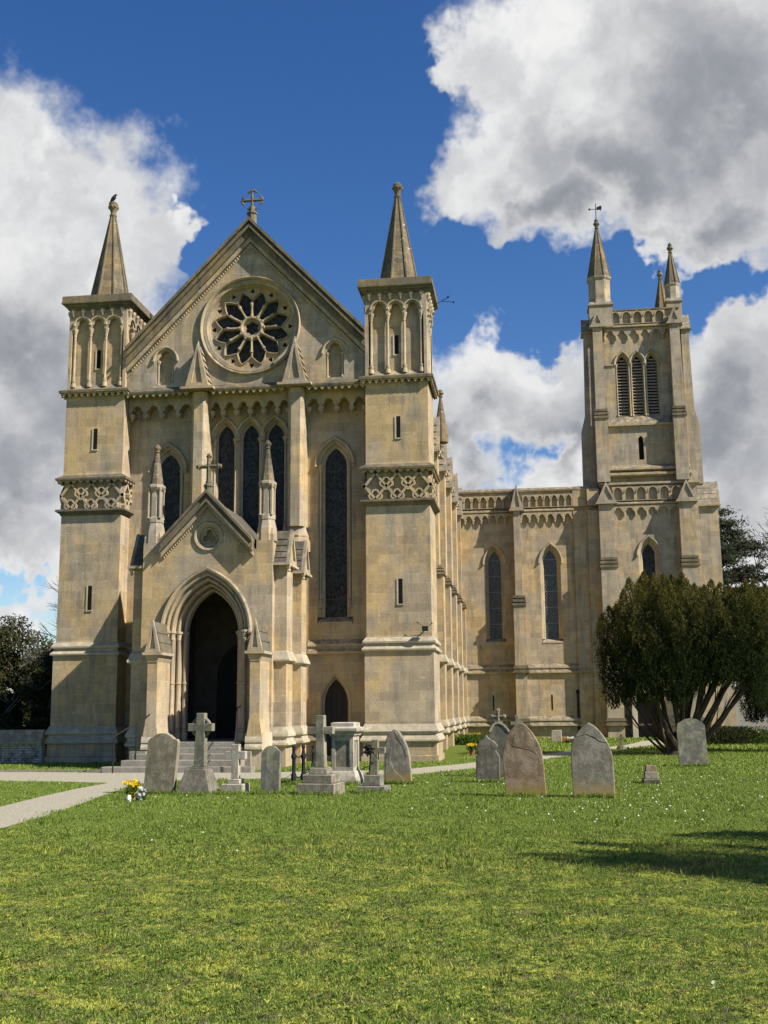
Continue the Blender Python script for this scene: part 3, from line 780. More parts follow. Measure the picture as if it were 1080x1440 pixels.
# porch gable coping and roof
HG = 1.36
def pcop(d0, d1, y, back, nm, mat, par):
    c = MB(); x0, x1 = PX-HG, PX+HG
    c.prism([(x0, pz(x0, d0)), (PX, ZPA-d0), (x1, pz(x1, d0)), (x1, pz(x1, d1)), (PX, ZPA-d1), (x0, pz(x0, d1))], y, back); return obj(nm, c, mat, par)
pc = pcop(0, .10, YP-.30, YP+.35, 'gable_coping', 'roofstone', porch)
pcop(.103, .26, YP-.20, YP+.34, 'coping_hollow', 'roofstone', pc)
pcop(.263, .36, YP-.27, YP+.33, 'coping_roll', 'roofstone', pc)
pcop(.363, .50, YP-.12, YP+.01, 'coping_band', 'ashlar_grey', pc)
bb = MB()
for sx in (-1, 1):
    for i in range(24):
        t = (i+.5)/24*1.32; bb.lathe(PX+sx*t, YP-.03, [(.035, pz(PX+sx*t, .55)-.03), (.035, pz(PX+sx*t, .55)+.03)], 5)
obj('bead_row', bb, 'trim', porch)
rf = MB(); rf.prism([(PX-1.95, pz(PX-1.95, .2)), (PX, ZPA-.15), (PX+1.95, pz(PX+1.95, .2)), (PX+1.95, pz(PX+1.95, .35)), (PX, ZPA-.3), (PX-1.95, pz(PX-1.95, .35))], YP+.36, YW-.02)
obj('roof', rf, 'tile', porch)
# cross on the porch
pcx = MB(); pcx.lathe(PX, YP-.02, [(.13, ZPA-.35), (.12, ZPA+.08), (.15, ZPA+.12), (.15, ZPA+.16), (.09, ZPA+.22), (.1, ZPA+.26), (.05, ZPA+.3)], 8)
c0 = Vector((PX, YP-.02, ZPA+.72))
for dx_, dz_, L_ in ((0, 1, .30), (1, 0, .30), (-1, 0, .30), (0, -1, .45)):
    pcx.tube([c0, c0+Vector((dx_*L_*.8, 0, dz_*L_*.8)), c0+Vector((dx_*L_, 0, dz_*L_))], [.065, .06, .10] if dz_ >= 0 else [.07, .07, .08], 6)
    if dz_ >= 0: pcx.ball(c0+Vector((dx_*(L_+.03), 0, dz_*(L_+.03))), .07, 6, 4)
obj('porch_cross', pcx, 'roofstone', porch)
# corner piers with pinnacles
def pinnacle(x, y, zb, par, s=1.0, zspire=None):
    m = MB(); m.lathe(x, y, [(.30, zb-.62), (.285, zb-.25), (.22, zb), (.24, zb+.02), (.24, zb+.12), (.19, zb+.2), (.185, zb+.95), (.23, zb+1.0), (.27, zb+1.06), (.27, zb+1.12), (.22, zb+1.16)], 8, rot=PI/8)
    p = obj('pinnacle', m, 'ashlar_grey', par)
    for i in range(4):
        a = PI/4+i*PI/2; c = MB(); c.lathe(x+.24*math.cos(a), y+.24*math.sin(a), [(.05, zb+.14), (.028, zb+.2), (.028, zb+.92), (.05, zb+1.0), (.055, zb+1.05)], 6); obj('colonnette', c, 'trim', p)
    s_ = MB(); s_.lathe(x, y, [(.205, zb+1.16), (.06, zb+2.12), (.085, zb+2.15), (.06, zb+2.2), (.10, zb+2.26), (.10, zb+2.31), (.05, zb+2.37), (.02, zb+2.4)], 8, rot=PI/8)
    obj('spirelet', s_, 'spire', p); return p
for sx in (-1, 1):
    x = PX+sx*(HP-.24); zb = P(378, 690, YP+.3)[1]-.88
    m = MB(); m.box(x-.24-.003*sx, x+.24-.003*sx, YP+.004, YP+.6, 5.9, zb-.62)
    m.lathe(x, YP+.3, [(.24, zb-.62), (.24, zb-.45), (.15, zb-.1)], sq=True); obj('corner_pier', m, 'ashlar_grey', porch)
    pinnacle(x, YP+.30, zb, porch)
# gabled flanking buttresses
for sx, fx in ((-1, -7.25), (1, -4.36)):
    m = MB(); w = .14
    y0 = YP-1.1
    m.prism([(fx-w, .7), (fx-w, 3.15), (fx+w, 3.15), (fx+w, .7)], y0, YP+.01, 'y')
    m.prism([(fx-w-.06, .95), (fx-w, 1.35), (fx+w, 1.35), (fx+w+.06, .95), (fx+w+.06, .7), (fx-w-.06, .7)], y0-.04, YP, 'y')
    m.prism([(fx-w-.10, 3.15), (fx+w+.10, 3.15), (fx+w, 2.9), (fx-w, 2.9)], y0-.02, YP, 'y')
    f_ = obj('flanking_buttress', m, 'ashlar', porch)
    gablet(fx, y0-.06, YP-.004, 3.2, 4.02, .20, 'y', n=3, step=.07, rim=.06, mat_roof='roofstone', parent=f_)
    m = MB()
    m.prism([(y0-.04, 0), (y0-.04, .5), (y0-.12, .54), (y0-.12, .6), (y0-.05, .7), (y0-.08, .72), (y0-.08, .78), (y0-.0, .96), (YP, .96), (YP, 0)], fx-w-.10, fx+w+.10, 'x'); obj('plinth_moulding', m, 'pale_trim', f_)
# side buttresses of the porch: gabled caps facing outwards
def side_buttress(xw, xo, y0, y1, sx, cap, zs0, zbase, par, name, z_cap0, z_cap1, mat='ashlar', courses=5, setoff=None, xo_up=None):
    """buttress standing out from a wall at xw to xo; y0..y1 its width"""
    xo_up = xo if xo_up is None else xo_up
    m = MB(); lo, hi = sorted((xw, xo)); l2, h2 = sorted((xw, xo_up))
    m.box(lo, hi, y0, y1, -.1, setoff[1] if setoff else zs0)
    m.box(l2, h2, y0+.03, y1-.03, setoff[1] if setoff else zs0, z_cap0)
    b = obj(name, m, mat, par); b.location = (0, 0, 0) if par is not CH else (5.8, 0, 0)
    e = MB()
    def ring(z, k):
        for (za, oa), (zb_, ob) in zip(k[:-1], k[1:]):
            pass
        n_ = len(k); v = []; f = []
        for zz, oo in k:
            l_, h_ = sorted((xw, xo+sx*oo)); v += [(l_, y0-oo, z+zz), (h_, y0-oo, z+zz), (h_, y1+oo, z+zz), (l_, y1+oo, z+zz)]
        for j in range(n_-1):
            for i in range(4): f.append((j*4+i, j*4+(i+1) % 4, (j+1)*4+(i+1) % 4, (j+1)*4+i))
        f += [(0, 3, 2, 1), ((n_-1)*4, (n_-1)*4+1, (n_-1)*4+2, (n_-1)*4+3)]
        e.add(v, f)
    ring(zbase, [(-.06, .005), (.0, .1), (.05, .1), (.14, .04), (.2, .04), (.24, .09), (.30, .09), (.5, .008)])
    ring(zs0, [(-.06, .005), (0, .1), (.05, .1), (.28, .008)])
    obj_each('string_course', e, 'pale_trim', b)
    if setoff:
        e = MB(); ring(setoff[0], [(0, .0), (.02, .07), (.09, .06), (.13, .0), (.16, .04), (.22, .03), (.25, -.03), (.28, .0), (.34, -.02), (.42, -.08)]); obj('set_off', e, 'roofstone', b)
    yc = (y0+y1)/2
    gablet(yc, xo_up+sx*.10, xw, z_cap0, z_cap1, (y1-y0)/2+.06, 'x', n=courses, step=.17, rim=.08, mat_roof=cap, parent=b)
    lf = MB(); lf.ball((xo_up+sx*.06, y0-.05, z_cap0-.12), .08, 6, 5); lf.ball((xo_up+sx*.06, y0-.02, z_cap0-.24), .06, 6, 5); obj('leaf_stop', lf, 'pale_trim', b)
    return b
zc1 = P(390, 744, -3.9)[1]; zc0 = P(390, 790, -4.0)[1]; zs_ = 3.05
for sx in (-1, 1):
    for k, (ya, yb) in enumerate(((-3.95, -3.1), (-1.85, -1.02))):
        side_buttress(PX+sx*(HP-.05), PX+sx*(HP+.36), ya, yb, sx, 'tile', zs_-.1, .6, porch, 'porch_buttress', zc0, zc1, courses=5)
# steps and floor
fl = MB(); fl.box(PX-1.18, PX+1.18, YP-1.05, YW-.02, 0, FZ-.01); obj('porch_floor', fl, 'foundation', porch)
st = MB()
for i, (y, z, hw) in enumerate(((-5.35, .585, 1.42), (-5.9, .44, 1.5), (-6.35, .295, 1.62), (-6.75, .15, 2.0))):
    y1 = (YP-1.0, -5.35, -5.9, -6.35)[i]
    st.box(PX-hw, PX+hw, y, y1+.01, -.05, z)
st.box(PX-1.3, PX+1.3, -4.95, YP-1.0, -.05, FZ)
obj('steps', st, 'foundation', porch, bevel=.015)
ck = MB()
for sx in (-1, 1): ck.box(PX+sx*1.45-.22, PX+sx*1.45+.22, YP-1.35, YP-.2, -.05, .5)
obj('step_cheek', ck, 'foundation', porch)

# ------------------------------------------------------------------ nave
XN = -1.25; XNL = -10.55; YT_ = 23.72
nv = MB(); nv.box(XN-.6, XN, .9, YT_, -.1, 12.75); nv.box(XNL, XNL+.6, .9, YT_+8, -.1, 12.75); nv.box(XNL+.6, XN-.6, YT_+7.4, YT_+8, -.1, 12.5)
nave = part('nave_wall', nv, 'ashlar')
nr = MB(); nr.prism([(XNL+.3, 12.4), (XG, 17.1), (XN-.3, 12.4), (XN-.3, 12.15), (XG, 16.85), (XNL+.3, 12.15)], YW+.5, YT_+8); part('nave_roof', nr, 'slate')
ns = MB()
ns.prism([(XN, 3.28), (XN+.12, 3.34), (XN+.12, 3.4), (XN, 3.7)], 1.0, YT_, 'y'); ns.prism([(XN, .56), (XN+.2, .62), (XN+.2, .7), (XN, 1.1)], 1.0, YT_, 'y')
ns.prism([(XN, 11.7), (XN+.14, 11.8), (XN+.14, 11.86), (XN, 12.0)], 1.0, YT_, 'y'); ns.prism([(XN-.65, 12.75), (XN+.08, 12.75), (XN+.08, 12.88), (XN-.3, 13.0), (XN-.65, 12.88)], 1.0, YT_, 'y')
for q_ in obj_each('nave_string_course', ns, 'trim', CH): q_.location = (5.8, 0, 0)
for k in range(5):
    y = 8.3+3.775*k
    side_buttress(XN, -.20, y, y+.85, 1, 'ashlar_grey', 3.34, .64, CH, 'nave_buttress', 11.75, 13.2, setoff=(6.72, 6.9), xo_up=-.36, courses=5)
    if k < 4:
        g = MB(); g.prism([(y+1.9, 5.0), (y+1.9, 9.6), (y+2.3, 10.4), (y+2.7, 9.6), (y+2.7, 5.0)], XN, XN+.02, 'x'); part('nave_window', g, 'glass')
b0 = MB(); b0.box(XN, -.22, 4.4, 5.2, -.1, 6.8); b0.box(XN, -.4, 4.43, 5.17, 6.8, 11.6)
part('nave_buttress_plain', b0, 'ashlar')
# pinnacle above the nave buttresses
px_, pzz = P(620.5, 580, 9.0)
pn = MB(); pn.lathe(px_-.02, 9.0, [(.30, 12.2), (.29, pzz-.9), (.055, pzz+.6), (.1, pzz+.66), (.06, pzz+.7), (.14, pzz+.8), (.10, pzz+.92), (.03, pzz+.96)], 8, rot=.2); part('nave_pinnacle', pn, 'spire')

# ------------------------------------------------------------------ transept
tz = P(700, 720, YT_)[1]; ttop = P(700, 688, YT_)[1]
XT1 = P(809, 850, YT_)[0]
th_ = []
for x0, x1, zt, zb in ((1.04, 1.69, 9.73, 5.1), (3.95, 4.62, 9.76, 5.05)):
    c = (x0+x1)/2; th_.append(lancet(c, (x1-x0)/2, zb, 9.05, .68, YT_, None, e=.2, gl='guard', shafts=(0, 0), name='transept_window', depth=.3))
tw = MB(); tw.prism([(XN, -.1), (7.04, -.1), (7.04, ttop-.2), (XN, ttop-.2)], YT_, YT_+.6, 'y', th_)
tr_ = part('transept_wall', tw, 'ashlar')
tb = MB(); tb.box(XN, 7.3, YT_+7, YT_+7.6, -.1, ttop-.3); tb.box(6.9, 7.3, YT_+.6, YT_+7, -.1, ttop-.3); obj('rear_wall', tb, 'ashlar', tr_)
rfl = MB(); rfl.prism([(YT_+.15, ttop-.25), (YT_+3.8, ttop+.1), (YT_+7.6, ttop-.25)], XN, 7.0, 'x'); obj('lead_roof', rfl, 'lead', tr_)
sc = MB()
sc.prism([(YT_, 3.24), (YT_-.14, 3.31), (YT_-.14, 3.37), (YT_-.07, 3.47), (YT_-.05, 3.52), (YT_-.1, 3.55), (YT_-.1, 3.62), (YT_, 3.78)], XN, XT1+.1, 'x')
sc.prism([(YT_, .56), (YT_-.22, .62), (YT_-.22, .66), (YT_-.1, .82), (YT_-.16, .88), (YT_-.16, .95), (YT_, 1.12)], XN, XT1+.1, 'x')
sc.prism([(YT_, tz-.12), (YT_-.15, tz-.03), (YT_-.15, tz+.03), (YT_, tz+.16)], XN, XT1+.1, 'x')
sc.prism([(YT_+.62, ttop-.2), (YT_-.12, ttop-.2), (YT_-.14, ttop-.12), (YT_-.05, ttop), (YT_+.6, ttop+.05)], XN, 6.9, 'x')
obj_each('string_course', sc, 'trim', tr_)
def arcade_panel(x0, x1, n, Y, z0, z1, par):
    p = (x1-x0)/n; hs = []
    for i in range(n): cx = x0+(i+.5)*p; hs.append([(cx-p*.36, z0+.03), (cx-p*.36, z0+(z1-z0)*.55)]+arch(cx, p*.36, z0+(z1-z0)*.55, (z1-z0)*.36, 5)[1:-1]+[(cx+p*.36, z0+(z1-z0)*.55), (cx+p*.36, z0+.03)])
    m = MB(); m.prism([(x0, z0), (x1, z0), (x1, z1), (x0, z1)], Y-.13, Y-.003, 'y', hs); o = obj('blind_arcade', m, 'trim', par)
    h = MB()
    for i in range(n):
        cx = x0+(i+.5)*p; h.sweep(arch(cx, p*.38, z0+(z1-z0)*.55, (z1-z0)*.38, 5), [(0, -.01), (0, .04), (.05, .04), (.05, -.01)], Y-.13)
    obj('hood_mould', h, 'trim', o); return o
xb = 2.62
ap0, ap1 = tz+.17, P(700, 698, YT_)[1]
arcade_panel(-.6, xb-.3, 7, YT_, ap0, ap1, tr_); arcade_panel(xb+.3, 5.55, 7, YT_, ap0, ap1, tr_)
for x0, x1, n in ((-.55, xb-.2, 7), (xb+.2, 5.5, 6)):
    p = (x1-x0)/n; poly = [(x0, tz-.12), (x1, tz-.12), (x1, tz-.42)]
    for i in reversed(range(n)): poly += list(reversed(trefoil_head(x0+(i+.5)*p, p*.42, tz-.42, .2, 3)))
    m = MB(); m.prism(poly+[(x0, tz-.42)], YT_-.16, YT_-.003); o = obj('corbel_table', m, 'trim', tr_)
    for i in range(n+1):
        c = MB(); c.lathe(x0+i*p, YT_-.1, [(.02, tz-.66), (.05, tz-.59), (.04, tz-.55), (.08, tz-.45), (.08, tz-.41)], 7); obj('corbel', c, 'trim', o)
# front buttress of the transept
def front_buttress(cx, Yw, segs, par, mat='ashlar_grey', name='buttress', gab=None, strings=()):
    """segs: (half width, depth, z0, z1)"""
    m = MB()
    for hw, dp, z0, z1 in segs: m.box(cx-hw, cx+hw, Yw-dp, Yw+.01, z0, z1)
    b = obj(name, m, mat, par); e = MB()
    for i in range(len(segs)-1):
        hw, dp, z0, z1 = segs[i]; h2, d2 = segs[i+1][0], segs[i+1][1]
        for q in range(3):
            t = q/3; e.box(cx-hw-.05+.02*q, cx+hw+.05-.02*q, Yw-(dp*(1-t)+d2*t)-.06, Yw+.005, z1+q*.20-.0, z1+q*.20+.13)
    for z in strings:
        hw, dp = [(s[0], s[1]) for s in segs if s[2] <= z <= s[3]][0]
        for dz, o_ in ((0, .13), (.22, .09)):
            e.box(cx-hw-o_, cx+hw+o_, Yw-dp-o_, Yw+.004, z+dz, z+dz+.08); e.box(cx-hw-o_*.6, cx+hw+o_*.6, Yw-dp-o_*.6, Yw+.003, z+dz+.08, z+dz+.16)
    obj_each('set_off', e, 'roofstone', b)
    if gab:
        z0, z1, hw, dp = gab; gablet(cx, Yw-dp, Yw, z0, z1, hw, 'y', n=4, step=.06, rim=.09, mat_roof='ashlar_grey', parent=b)
    return b
front_buttress(xb, YT_, [(.30, .75, -.1, 6.75), (.18, .62, 6.75, 11.75)], tr_, gab=(11.85, 13.15, .33, .72), strings=(.62, 3.3))
sl = MB()
for x in (1.14, 4.15): sl.box(x-.035, x+.035, YT_-.012, YT_+.02, 1.42, 2.2)
obj('slit_window', sl, 'void', tr_)
dp_ = MB(); dp_.tube([(5.45, YT_-.07, .05), (5.45, YT_-.07, 2.3)], .05, 7); dp_.box(5.37, 5.53, YT_-.15, YT_-.01, 2.25, 2.42); obj('drainpipe', dp_, 'iron', tr_)
# pilasters in the corner before the tower
for x0, x1, d in ((5.56, 6.3, .14), (6.3, 6.95, .32)):
    m = MB(); m.box(x0, x1, YT_-d, YT_+.02, -.1, tz-.1); m.box(x0+.002, x1-.002, YT_-d-.1, YT_, .6, .7); m.box(x0+.002, x1-.002, YT_-d-.1, YT_, 3.3, 3.42); obj('corner_pilaster', m, 'ashlar', tr_)
    m = MB(); m.box(x0+.01, x1-.01, YT_-d+.03, YT_+.02, tz+.16, ttop-.2); obj('parapet_block', m, 'ashlar', tr_)

# ------------------------------------------------------------------ bell tower
YB = 23.55
TB = dict(x0=7.0, x1=11.85); tcx = 9.36
bt = MB()
zA, zB, zC = P(900, 680, YB)[1], P(900, 594, YB)[1], P(900, 456, YB)[1]      # top of lower stage, of middle stage, belfry string
zP = P(900, 431, YB)[1]
bh = []
tower_root = epart('bell_tower', (9.4, YB, 0)); tower_root.location = (5.8, 0, 0)
TR = tower_root
lw = MB(); lwh = lancet(9.37, .31, 6.5, 9.3, .6, YB, TR, e=.24, shafts=(0, 0), name='tower_window', depth=.3)
def tpart(n, mb, mat, **k): return obj(n, mb, mat, TR, **k)
bt.prism([(7.05, -.1), (12.0, -.1), (12.0, zA), (7.05, zA)], YB, YB+.6, 'y', [lwh])
bt.box(7.05, 7.6, YB+.6, YB+5.2, -.1, zA); bt.box(11.45, 12.0, YB+.6, YB+5.2, -.1, zA); bt.box(7.05, 12.0, YB+5.2, YB+5.7, -.1, zA)
tpart('lower_stage', bt, 'ashlar_grey')
slw = arch_open(9.27, .13, P(900, 645, YB)[1], P(900, 617, YB)[1], .22)
YM = YB+.25
b2 = MB(); b2.prism([(7.15, zA), (11.75, zA), (11.72, zB), (7.18, zB)], YM, YM+4.6, 'y', [slw]); tpart('middle_stage', b2, 'ashlar_grey')
g = MB(); g.prism(arch_open(9.27, .15, slw[0][1]-.02, slw[1][1], .24), YM+.15, YM+.17); tpart('slit_window', g, 'void')
zl0 = P(900, 584, YM)[1]; zls = P(900, 511, YM)[1]
YU = YM+.12
bhl = []
for i, cx in enumerate((8.50, 9.28, 10.06)):
    a = .265; e_ = .115
    path = arch_open(cx, a, zl0, zls-.0, .52)
    w = MB(); w.sweep(path, [(0, -.35), (0, -.2), (e_*.6, -.16), (e_*.7, -.03), (e_+.01, -.004), (e_+.01, -.35)], YU); lo = tpart('louvre_window', w, 'trim')
    q = offset(path, e_); bhl.append(q)
    v = MB()
    for j in range(19):
        z = zl0+.05+j*(zls+.35-zl0)/19
        hwid = a if z < zls else a*max(.15, 1-(z-zls)/.55)
        v.prism([(YU+.16, z), (YU+.14, z+.03), (YU+.34, z+.16), (YU+.36, z+.13)], cx-hwid, cx+hwid, 'x')
    obj('louvre_slat', v, 'louvre', lo)
    k = MB(); k.prism(arch_open(cx, a+.02, zl0-.02, zls, .54), YU+.36, YU+.38); obj('dark_backing', k, 'void', lo)
    hm = MB(); hm.sweep(offset(arch(cx, a, zls, .52), e_), [(0, -.01), (0, .06), (.05, .09), (.10, .05), (.10, -.01)], YU); obj('hood_mould', hm, 'trim', lo)
    for sx in (-1, 1):
        s_ = MB(); s_.lathe(cx+sx*(a+e_*.6), YU+.02, [(.07, zl0), (.07, zl0+.1), (.04, zl0+.18), (.04, zls-.15), (.075, zls-.03), (.08, zls+.03)], 7); obj('shaft', s_, 'trim', lo, smooth=True)
b3 = MB(); b3.prism([(7.22, zB), (11.68, zB), (11.6, zC+.1), (7.3, zC+.1)], YU, YU+4.3, 'y', bhl); tpart('belfry_stage', b3, 'ashlar_grey')
e = MB()
e.prism([(YU, zl0-.02), (YM-.16, zB-.02), (YM-.16, zB-.12), (YU+.1, zB-.2)], 7.6, 11.3, 'x')
e.prism([(YU, zls-.05), (YU-.06, zls-.04), (YU-.06, zls+.03), (YU, zls+.05)], 7.6, 8.08, 'x'); e.prism([(YU, zls-.05), (YU-.06, zls-.04), (YU-.06, zls+.03), (YU, zls+.05)], 10.5, 11.3, 'x')
e.prism([(YU+.1, zC-.12), (YU-.2, zC-.03), (YU-.2, zC+.05), (YU, zC+.14)], 7.2, 11.7, 'x')
zq = P(900, 660, YB)[1]
e.prism([(YM, zq+.3), (YB-.05, zq+.1), (YB-.05, zq), (YM, zq-.1)], 7.2, 11.7, 'x'); e.prism([(YM, zq-.05), (YB-.12, zq-.2), (YB-.12, zq-.3), (YM, zq-.4)], 7.15, 11.75, 'x')
e.prism([(YM, zA+.14), (YB-.18, zA+.06), (YB-.18, zA-.05), (YB+.1, zA-.14)], 6.95, 12.1, 'x')
zt = P(900, 708, YB)[1]
e.prism([(YB, zt-.12), (YB-.16, zt-.03), (YB-.16, zt+.03), (YB, zt+.15)], 7.3, 11.6, 'x')
e.prism([(YB, 3.24), (YB-.14, 3.31), (YB-.14, 3.37), (YB, 3.7)], 7.1, 12.0, 'x'); e.prism([(YB, .56), (YB-.22, .62), (YB-.22, .66), (YB, 1.12)], 7.1, 12.0, 'x')
obj_each('string_course', e, 'trim', TR)
arcade_panel(7.62, 11.2, 6, YB, zt+.16, zA-.15, TR)
for Yc, z_, x0, x1, n in ((YB, zt, 7.62, 11.1, 6), (YU, zC, 7.62, 11.3, 6)):
    p = (x1-x0)/n; up_ = .22 if Yc == YB else .30; poly = [(x0, z_-.1), (x1, z_-.1), (x1, z_-.22-up_)]
    for i in reversed(range(n)): poly += list(reversed(trefoil_head(x0+(i+.5)*p, p*.42, z_-.22-up_, up_, 3)))
    m = MB(); m.prism(poly+[(x0, z_-.22-up_)], Yc-.11, Yc-.003); o = tpart('corbel_table', m, 'trim')
    for i in range(n+1):
        c = MB(); c.lathe(x0+i*p, Yc-.06, [(.02, z_-.46-up_), (.05, z_-.38-up_), (.075, z_-.25-up_), (.075, z_-.21-up_)], 7); obj('corbel', c, 'trim', o)
# parapet
pr_ = MB(); pr_.box(7.35, 11.6, YU-.02, YU+.3, zC+.1, zP-.12); pr_.box(7.35, 7.65, YU+.3, YU+4.3, zC+.1, zP-.12); pr_.box(11.3, 11.6, YU+.3, YU+4.3, zC+.1, zP-.12); pr_.box(7.65, 11.3, YU+4.0, YU+4.3, zC+.1, zP-.12)
pp = tpart('parapet', pr_, 'ashlar_grey')
arcade_panel(7.95, 10.85, 5, YU-.02, zC+.14, zP-.14, pp)
pc_ = MB(); pc_.prism([(YU+.32, zP-.12), (YU-.17, zP-.12), (YU-.17, zP-.05), (YU+.05, zP+.04), (YU+.32, zP-.02)], 7.35, 11.6, 'x'); obj('coping', pc_, 'roofstone', pp)
# tower buttresses (front pair, then the right-hand side)
def tb_front(cx, up_x):
    return front_buttress(cx, YB, [(.42, .62, -.1, P(850, 800, YB)[1]), (.40, .5, P(850, 800, YB)[1], zt+.0)], TR, gab=(zt+.05, zA+.02, .5, .62), strings=(.62,))
tb_front(7.28, 7.25); tb_front(11.36, 11.2)
for cx0, cx1, cx2 in ((7.22, 7.24, 7.30), (11.27, 11.22, 11.15)):
    z1 = P(900, 588, YB)[1]
    front_buttress(cx0, YM, [(.33, .55, zA+.1, z1), (.25, .42, z1, zC)], TR, gab=(zC+.0, zC+.78, .36, .5), name='upper_buttress')
for sx, xw, xs in ((1, 12.0, (13.05, 12.75)), (-1, 7.05, (6.55, 6.6))):
    m = MB(); z0 = P(1008, 860, YB+1)[1]
    m.box(*sorted((xw, xs[0]+sx*.25)), YB+.25, YB+1.1, -.1, z0); m.prism([(xw, z0), (xs[0]+sx*.25, z0), (xs[0], z0+.7), (xs[0]-sx*.02, zt-.1), (xw, zt-.1)], YB+.26, YB+1.09)
    o = tpart('side_buttress', m, 'ashlar_grey')
    gablet(YB+.67, xs[0]+sx*.08, xw, zt-.1, zA+.1, .5, 'x', n=4, step=.07, rim=.08, mat_roof='ashlar_grey', parent=o)
    m = MB(); xw2 = 11.7 if sx > 0 else 7.2
    xo_ = xw2+sx*(.72 if sx > 0 else 1.0)
    m.prism([(xw2, zA), (xo_, zA), (xo_-sx*.02, z1-.4), (xo_-sx*.25, z1+.5), (xo_-sx*.33, zC-.1), (xw2, zC-.1)], YM+.3, YM+1.0); o = tpart('side_buttress', m, 'ashlar_grey')
    gablet(YM+.65, xo_-sx*.22, xw2-sx*.1, zC-.1, zC+.7, .4, 'x', n=4, step=.07, rim=.08, mat_roof='ashlar_grey', parent=o)
# pinnacles of the tower
def tower_pinnacle(x, y, zb, zd, zs, zt_, r, blk):
    m = MB(); m.lathe(x, y, [(blk, zb), (blk, zd-.12)], sq=True); m.lathe(x, y, [(blk+.06, zd-.12), (blk+.06, zd-.05), (blk*.9, zd+.1)], sq=True)
    m.lathe(x, y, [(r*1.12, zd-.1), (r*.93, zd+.35), (r*.93, zs-.15), (r*1.05, zs-.05), (r*1.07, zs+.02)], 8, rot=PI/8)
    p = tpart('pinnacle', m, 'ashlar_grey')
    s_ = MB(); s_.lathe(x, y, [(r*1.0, zs+.02), (.08, zt_)], 8, rot=PI/8); o = obj('spire', s_, 'spire', p)
    for i in range(8):
        an = PI/8+2*PI*i/8; k = MB(); 
    rb = MB()
    for i in range(8):
        an = PI/8+2*PI*i/8; rb.tube([(x+r*math.cos(an), y+r*math.sin(an), zs+.03), (x+.08*math.cos(an), y+.08*math.sin(an), zt_)], [.04, .02], 5)
    obj('rib', rb, 'roofstone', o)
    f = MB(); f.lathe(x, y, [(.08, zt_-.02), (.13, zt_+.03), (.08, zt_+.1), (.11, zt_+.16), (.18, zt_+.26), (.15, zt_+.36), (.10, zt_+.4), (.12, zt_+.48), (.05, zt_+.6)], 8); obj('finial', f, 'roofstone', o)
    return p
pz0, pz1 = P(839, 428, 24.3)[1], P(839, 394, 24.3)[1]
pxL = P(842, 395, 24.3)[0]
tower_pinnacle(pxL, 24.3, zC, P(839, 432, 24.3)[1], pz1, P(839, 322, 24.3)[1], .66, .62)
pxR = P(945, 401, 24.3)[0]
tower_pinnacle(pxR, 24.34, zC, P(945, 424, 24.3)[1], P(945, 401, 24.3)[1], P(941, 356, 24.3)[1], .42, .40)
pxq = P(930, 425, 28.0)[0]
tower_pinnacle(pxq, 28.0, zC, zP, P(930, 428, 28.0)[1]-.3, P(929, 393, 28.0)[1], .40, .40)
tower_pinnacle(7.6, 28.0, zC, zP, P(930, 428, 28.0)[1]-.3, P(929, 393, 28.0)[1], .40, .40)
# weather vane
vx = pxL; vz = P(839, 304, 24.3)[1]
v = MB(); v.tube([(vx, 24.3, vz-.1), (vx, 24.3, vz+.75)], .022, 5); v.tube([(vx-.3, 24.3, vz+.42), (vx+.3, 24.3, vz+.42)], .02, 5)
v.prism([(vx+.05, vz+.36), (vx+.2, vz+.38), (vx+.3, vz+.32), (vx+.34, vz+.55), (vx+.26, vz+.6), (vx+.05, vz+.52)], 24.28, 24.32); v.prism([(vx-.3, vz+.34), (vx-.3, vz+.5), (vx-.42, vz+.42)], 24.28, 24.32)
tpart('weather_vane', v, 'iron')
# tower door by the path
td = MB(); dxa, _ = P(892, 1000, YB-.3); m = MB()
m.box(dxa-.14, dxa+.12, YB-.75, YB, 0, 2.2); m.box(dxa+1.25, dxa+1.5, YB-.75, YB, 0, 2.2); m.prism([(dxa-.2, 2.2), (dxa+1.56, 2.2), (dxa+.68, 3.2)], YB-.8, YB-.1)
to = tpart('door_surround', m, 'pale_trim'); k = MB(); k.box(dxa+.12, dxa+1.25, YB-.2, YB-.02, 0, 2.2); obj('door_leaf', k, 'door', to)
# ------------------------------------------------------------------ ground, path, plants
def foliage_mat(name, dark, light, tip=None, scale=3.0, rough=.55, transl=.25):
    m, t, b = new_mat(name)
    pos = t.node('ShaderNodeNewGeometry').outputs['Position']
    n = t.noise(pos, scale, 3, .6); f = t.noise(pos, 34, 2, .6)
    c = t.mix(t.ramp(t.math('ADD', t.math('MULTIPLY', n, .6), t.math('MULTIPLY', f, .4)), .36, .66), dark, light)
    if tip:
        at = t.node('ShaderNodeAttribute', attribute_name='tip').outputs['Fac']
        c = t.mix(t.math('MULTIPLY', t.ramp(t.math('ADD', at, t.math('MULTIPLY', t.math('SUBTRACT', f, .5), 1.1)), .45, .95), .9), c, tip)
    t.l.new(c, b.inputs['Base Color']); b.inputs['Roughness'].default_value = .8; b.inputs['Specular IOR Level'].default_value = .08
    tl = t.node('ShaderNodeBsdfTranslucent', {'Color': c}); mx = t.node('ShaderNodeMixShader', {0: transl, 1: b.outputs[0], 2: tl.outputs[0]})
    out = [n_ for n_ in m.node_tree.nodes if n_.type == 'OUTPUT_MATERIAL'][0]; t.l.new(mx.outputs[0], out.inputs[0])
    return m
M['yew'] = foliage_mat('yew_foliage', (.010, .019, .006), (.042, .06, .016), (.15, .13, .03))
M['dark_green'] = foliage_mat('dark_evergreen_foliage', (.02, .026, .011), (.055, .06, .024), None, 1.5)
M['olive'] = foliage_mat('olive_foliage', (.03, .036, .013), (.075, .075, .028), None, 1.2)
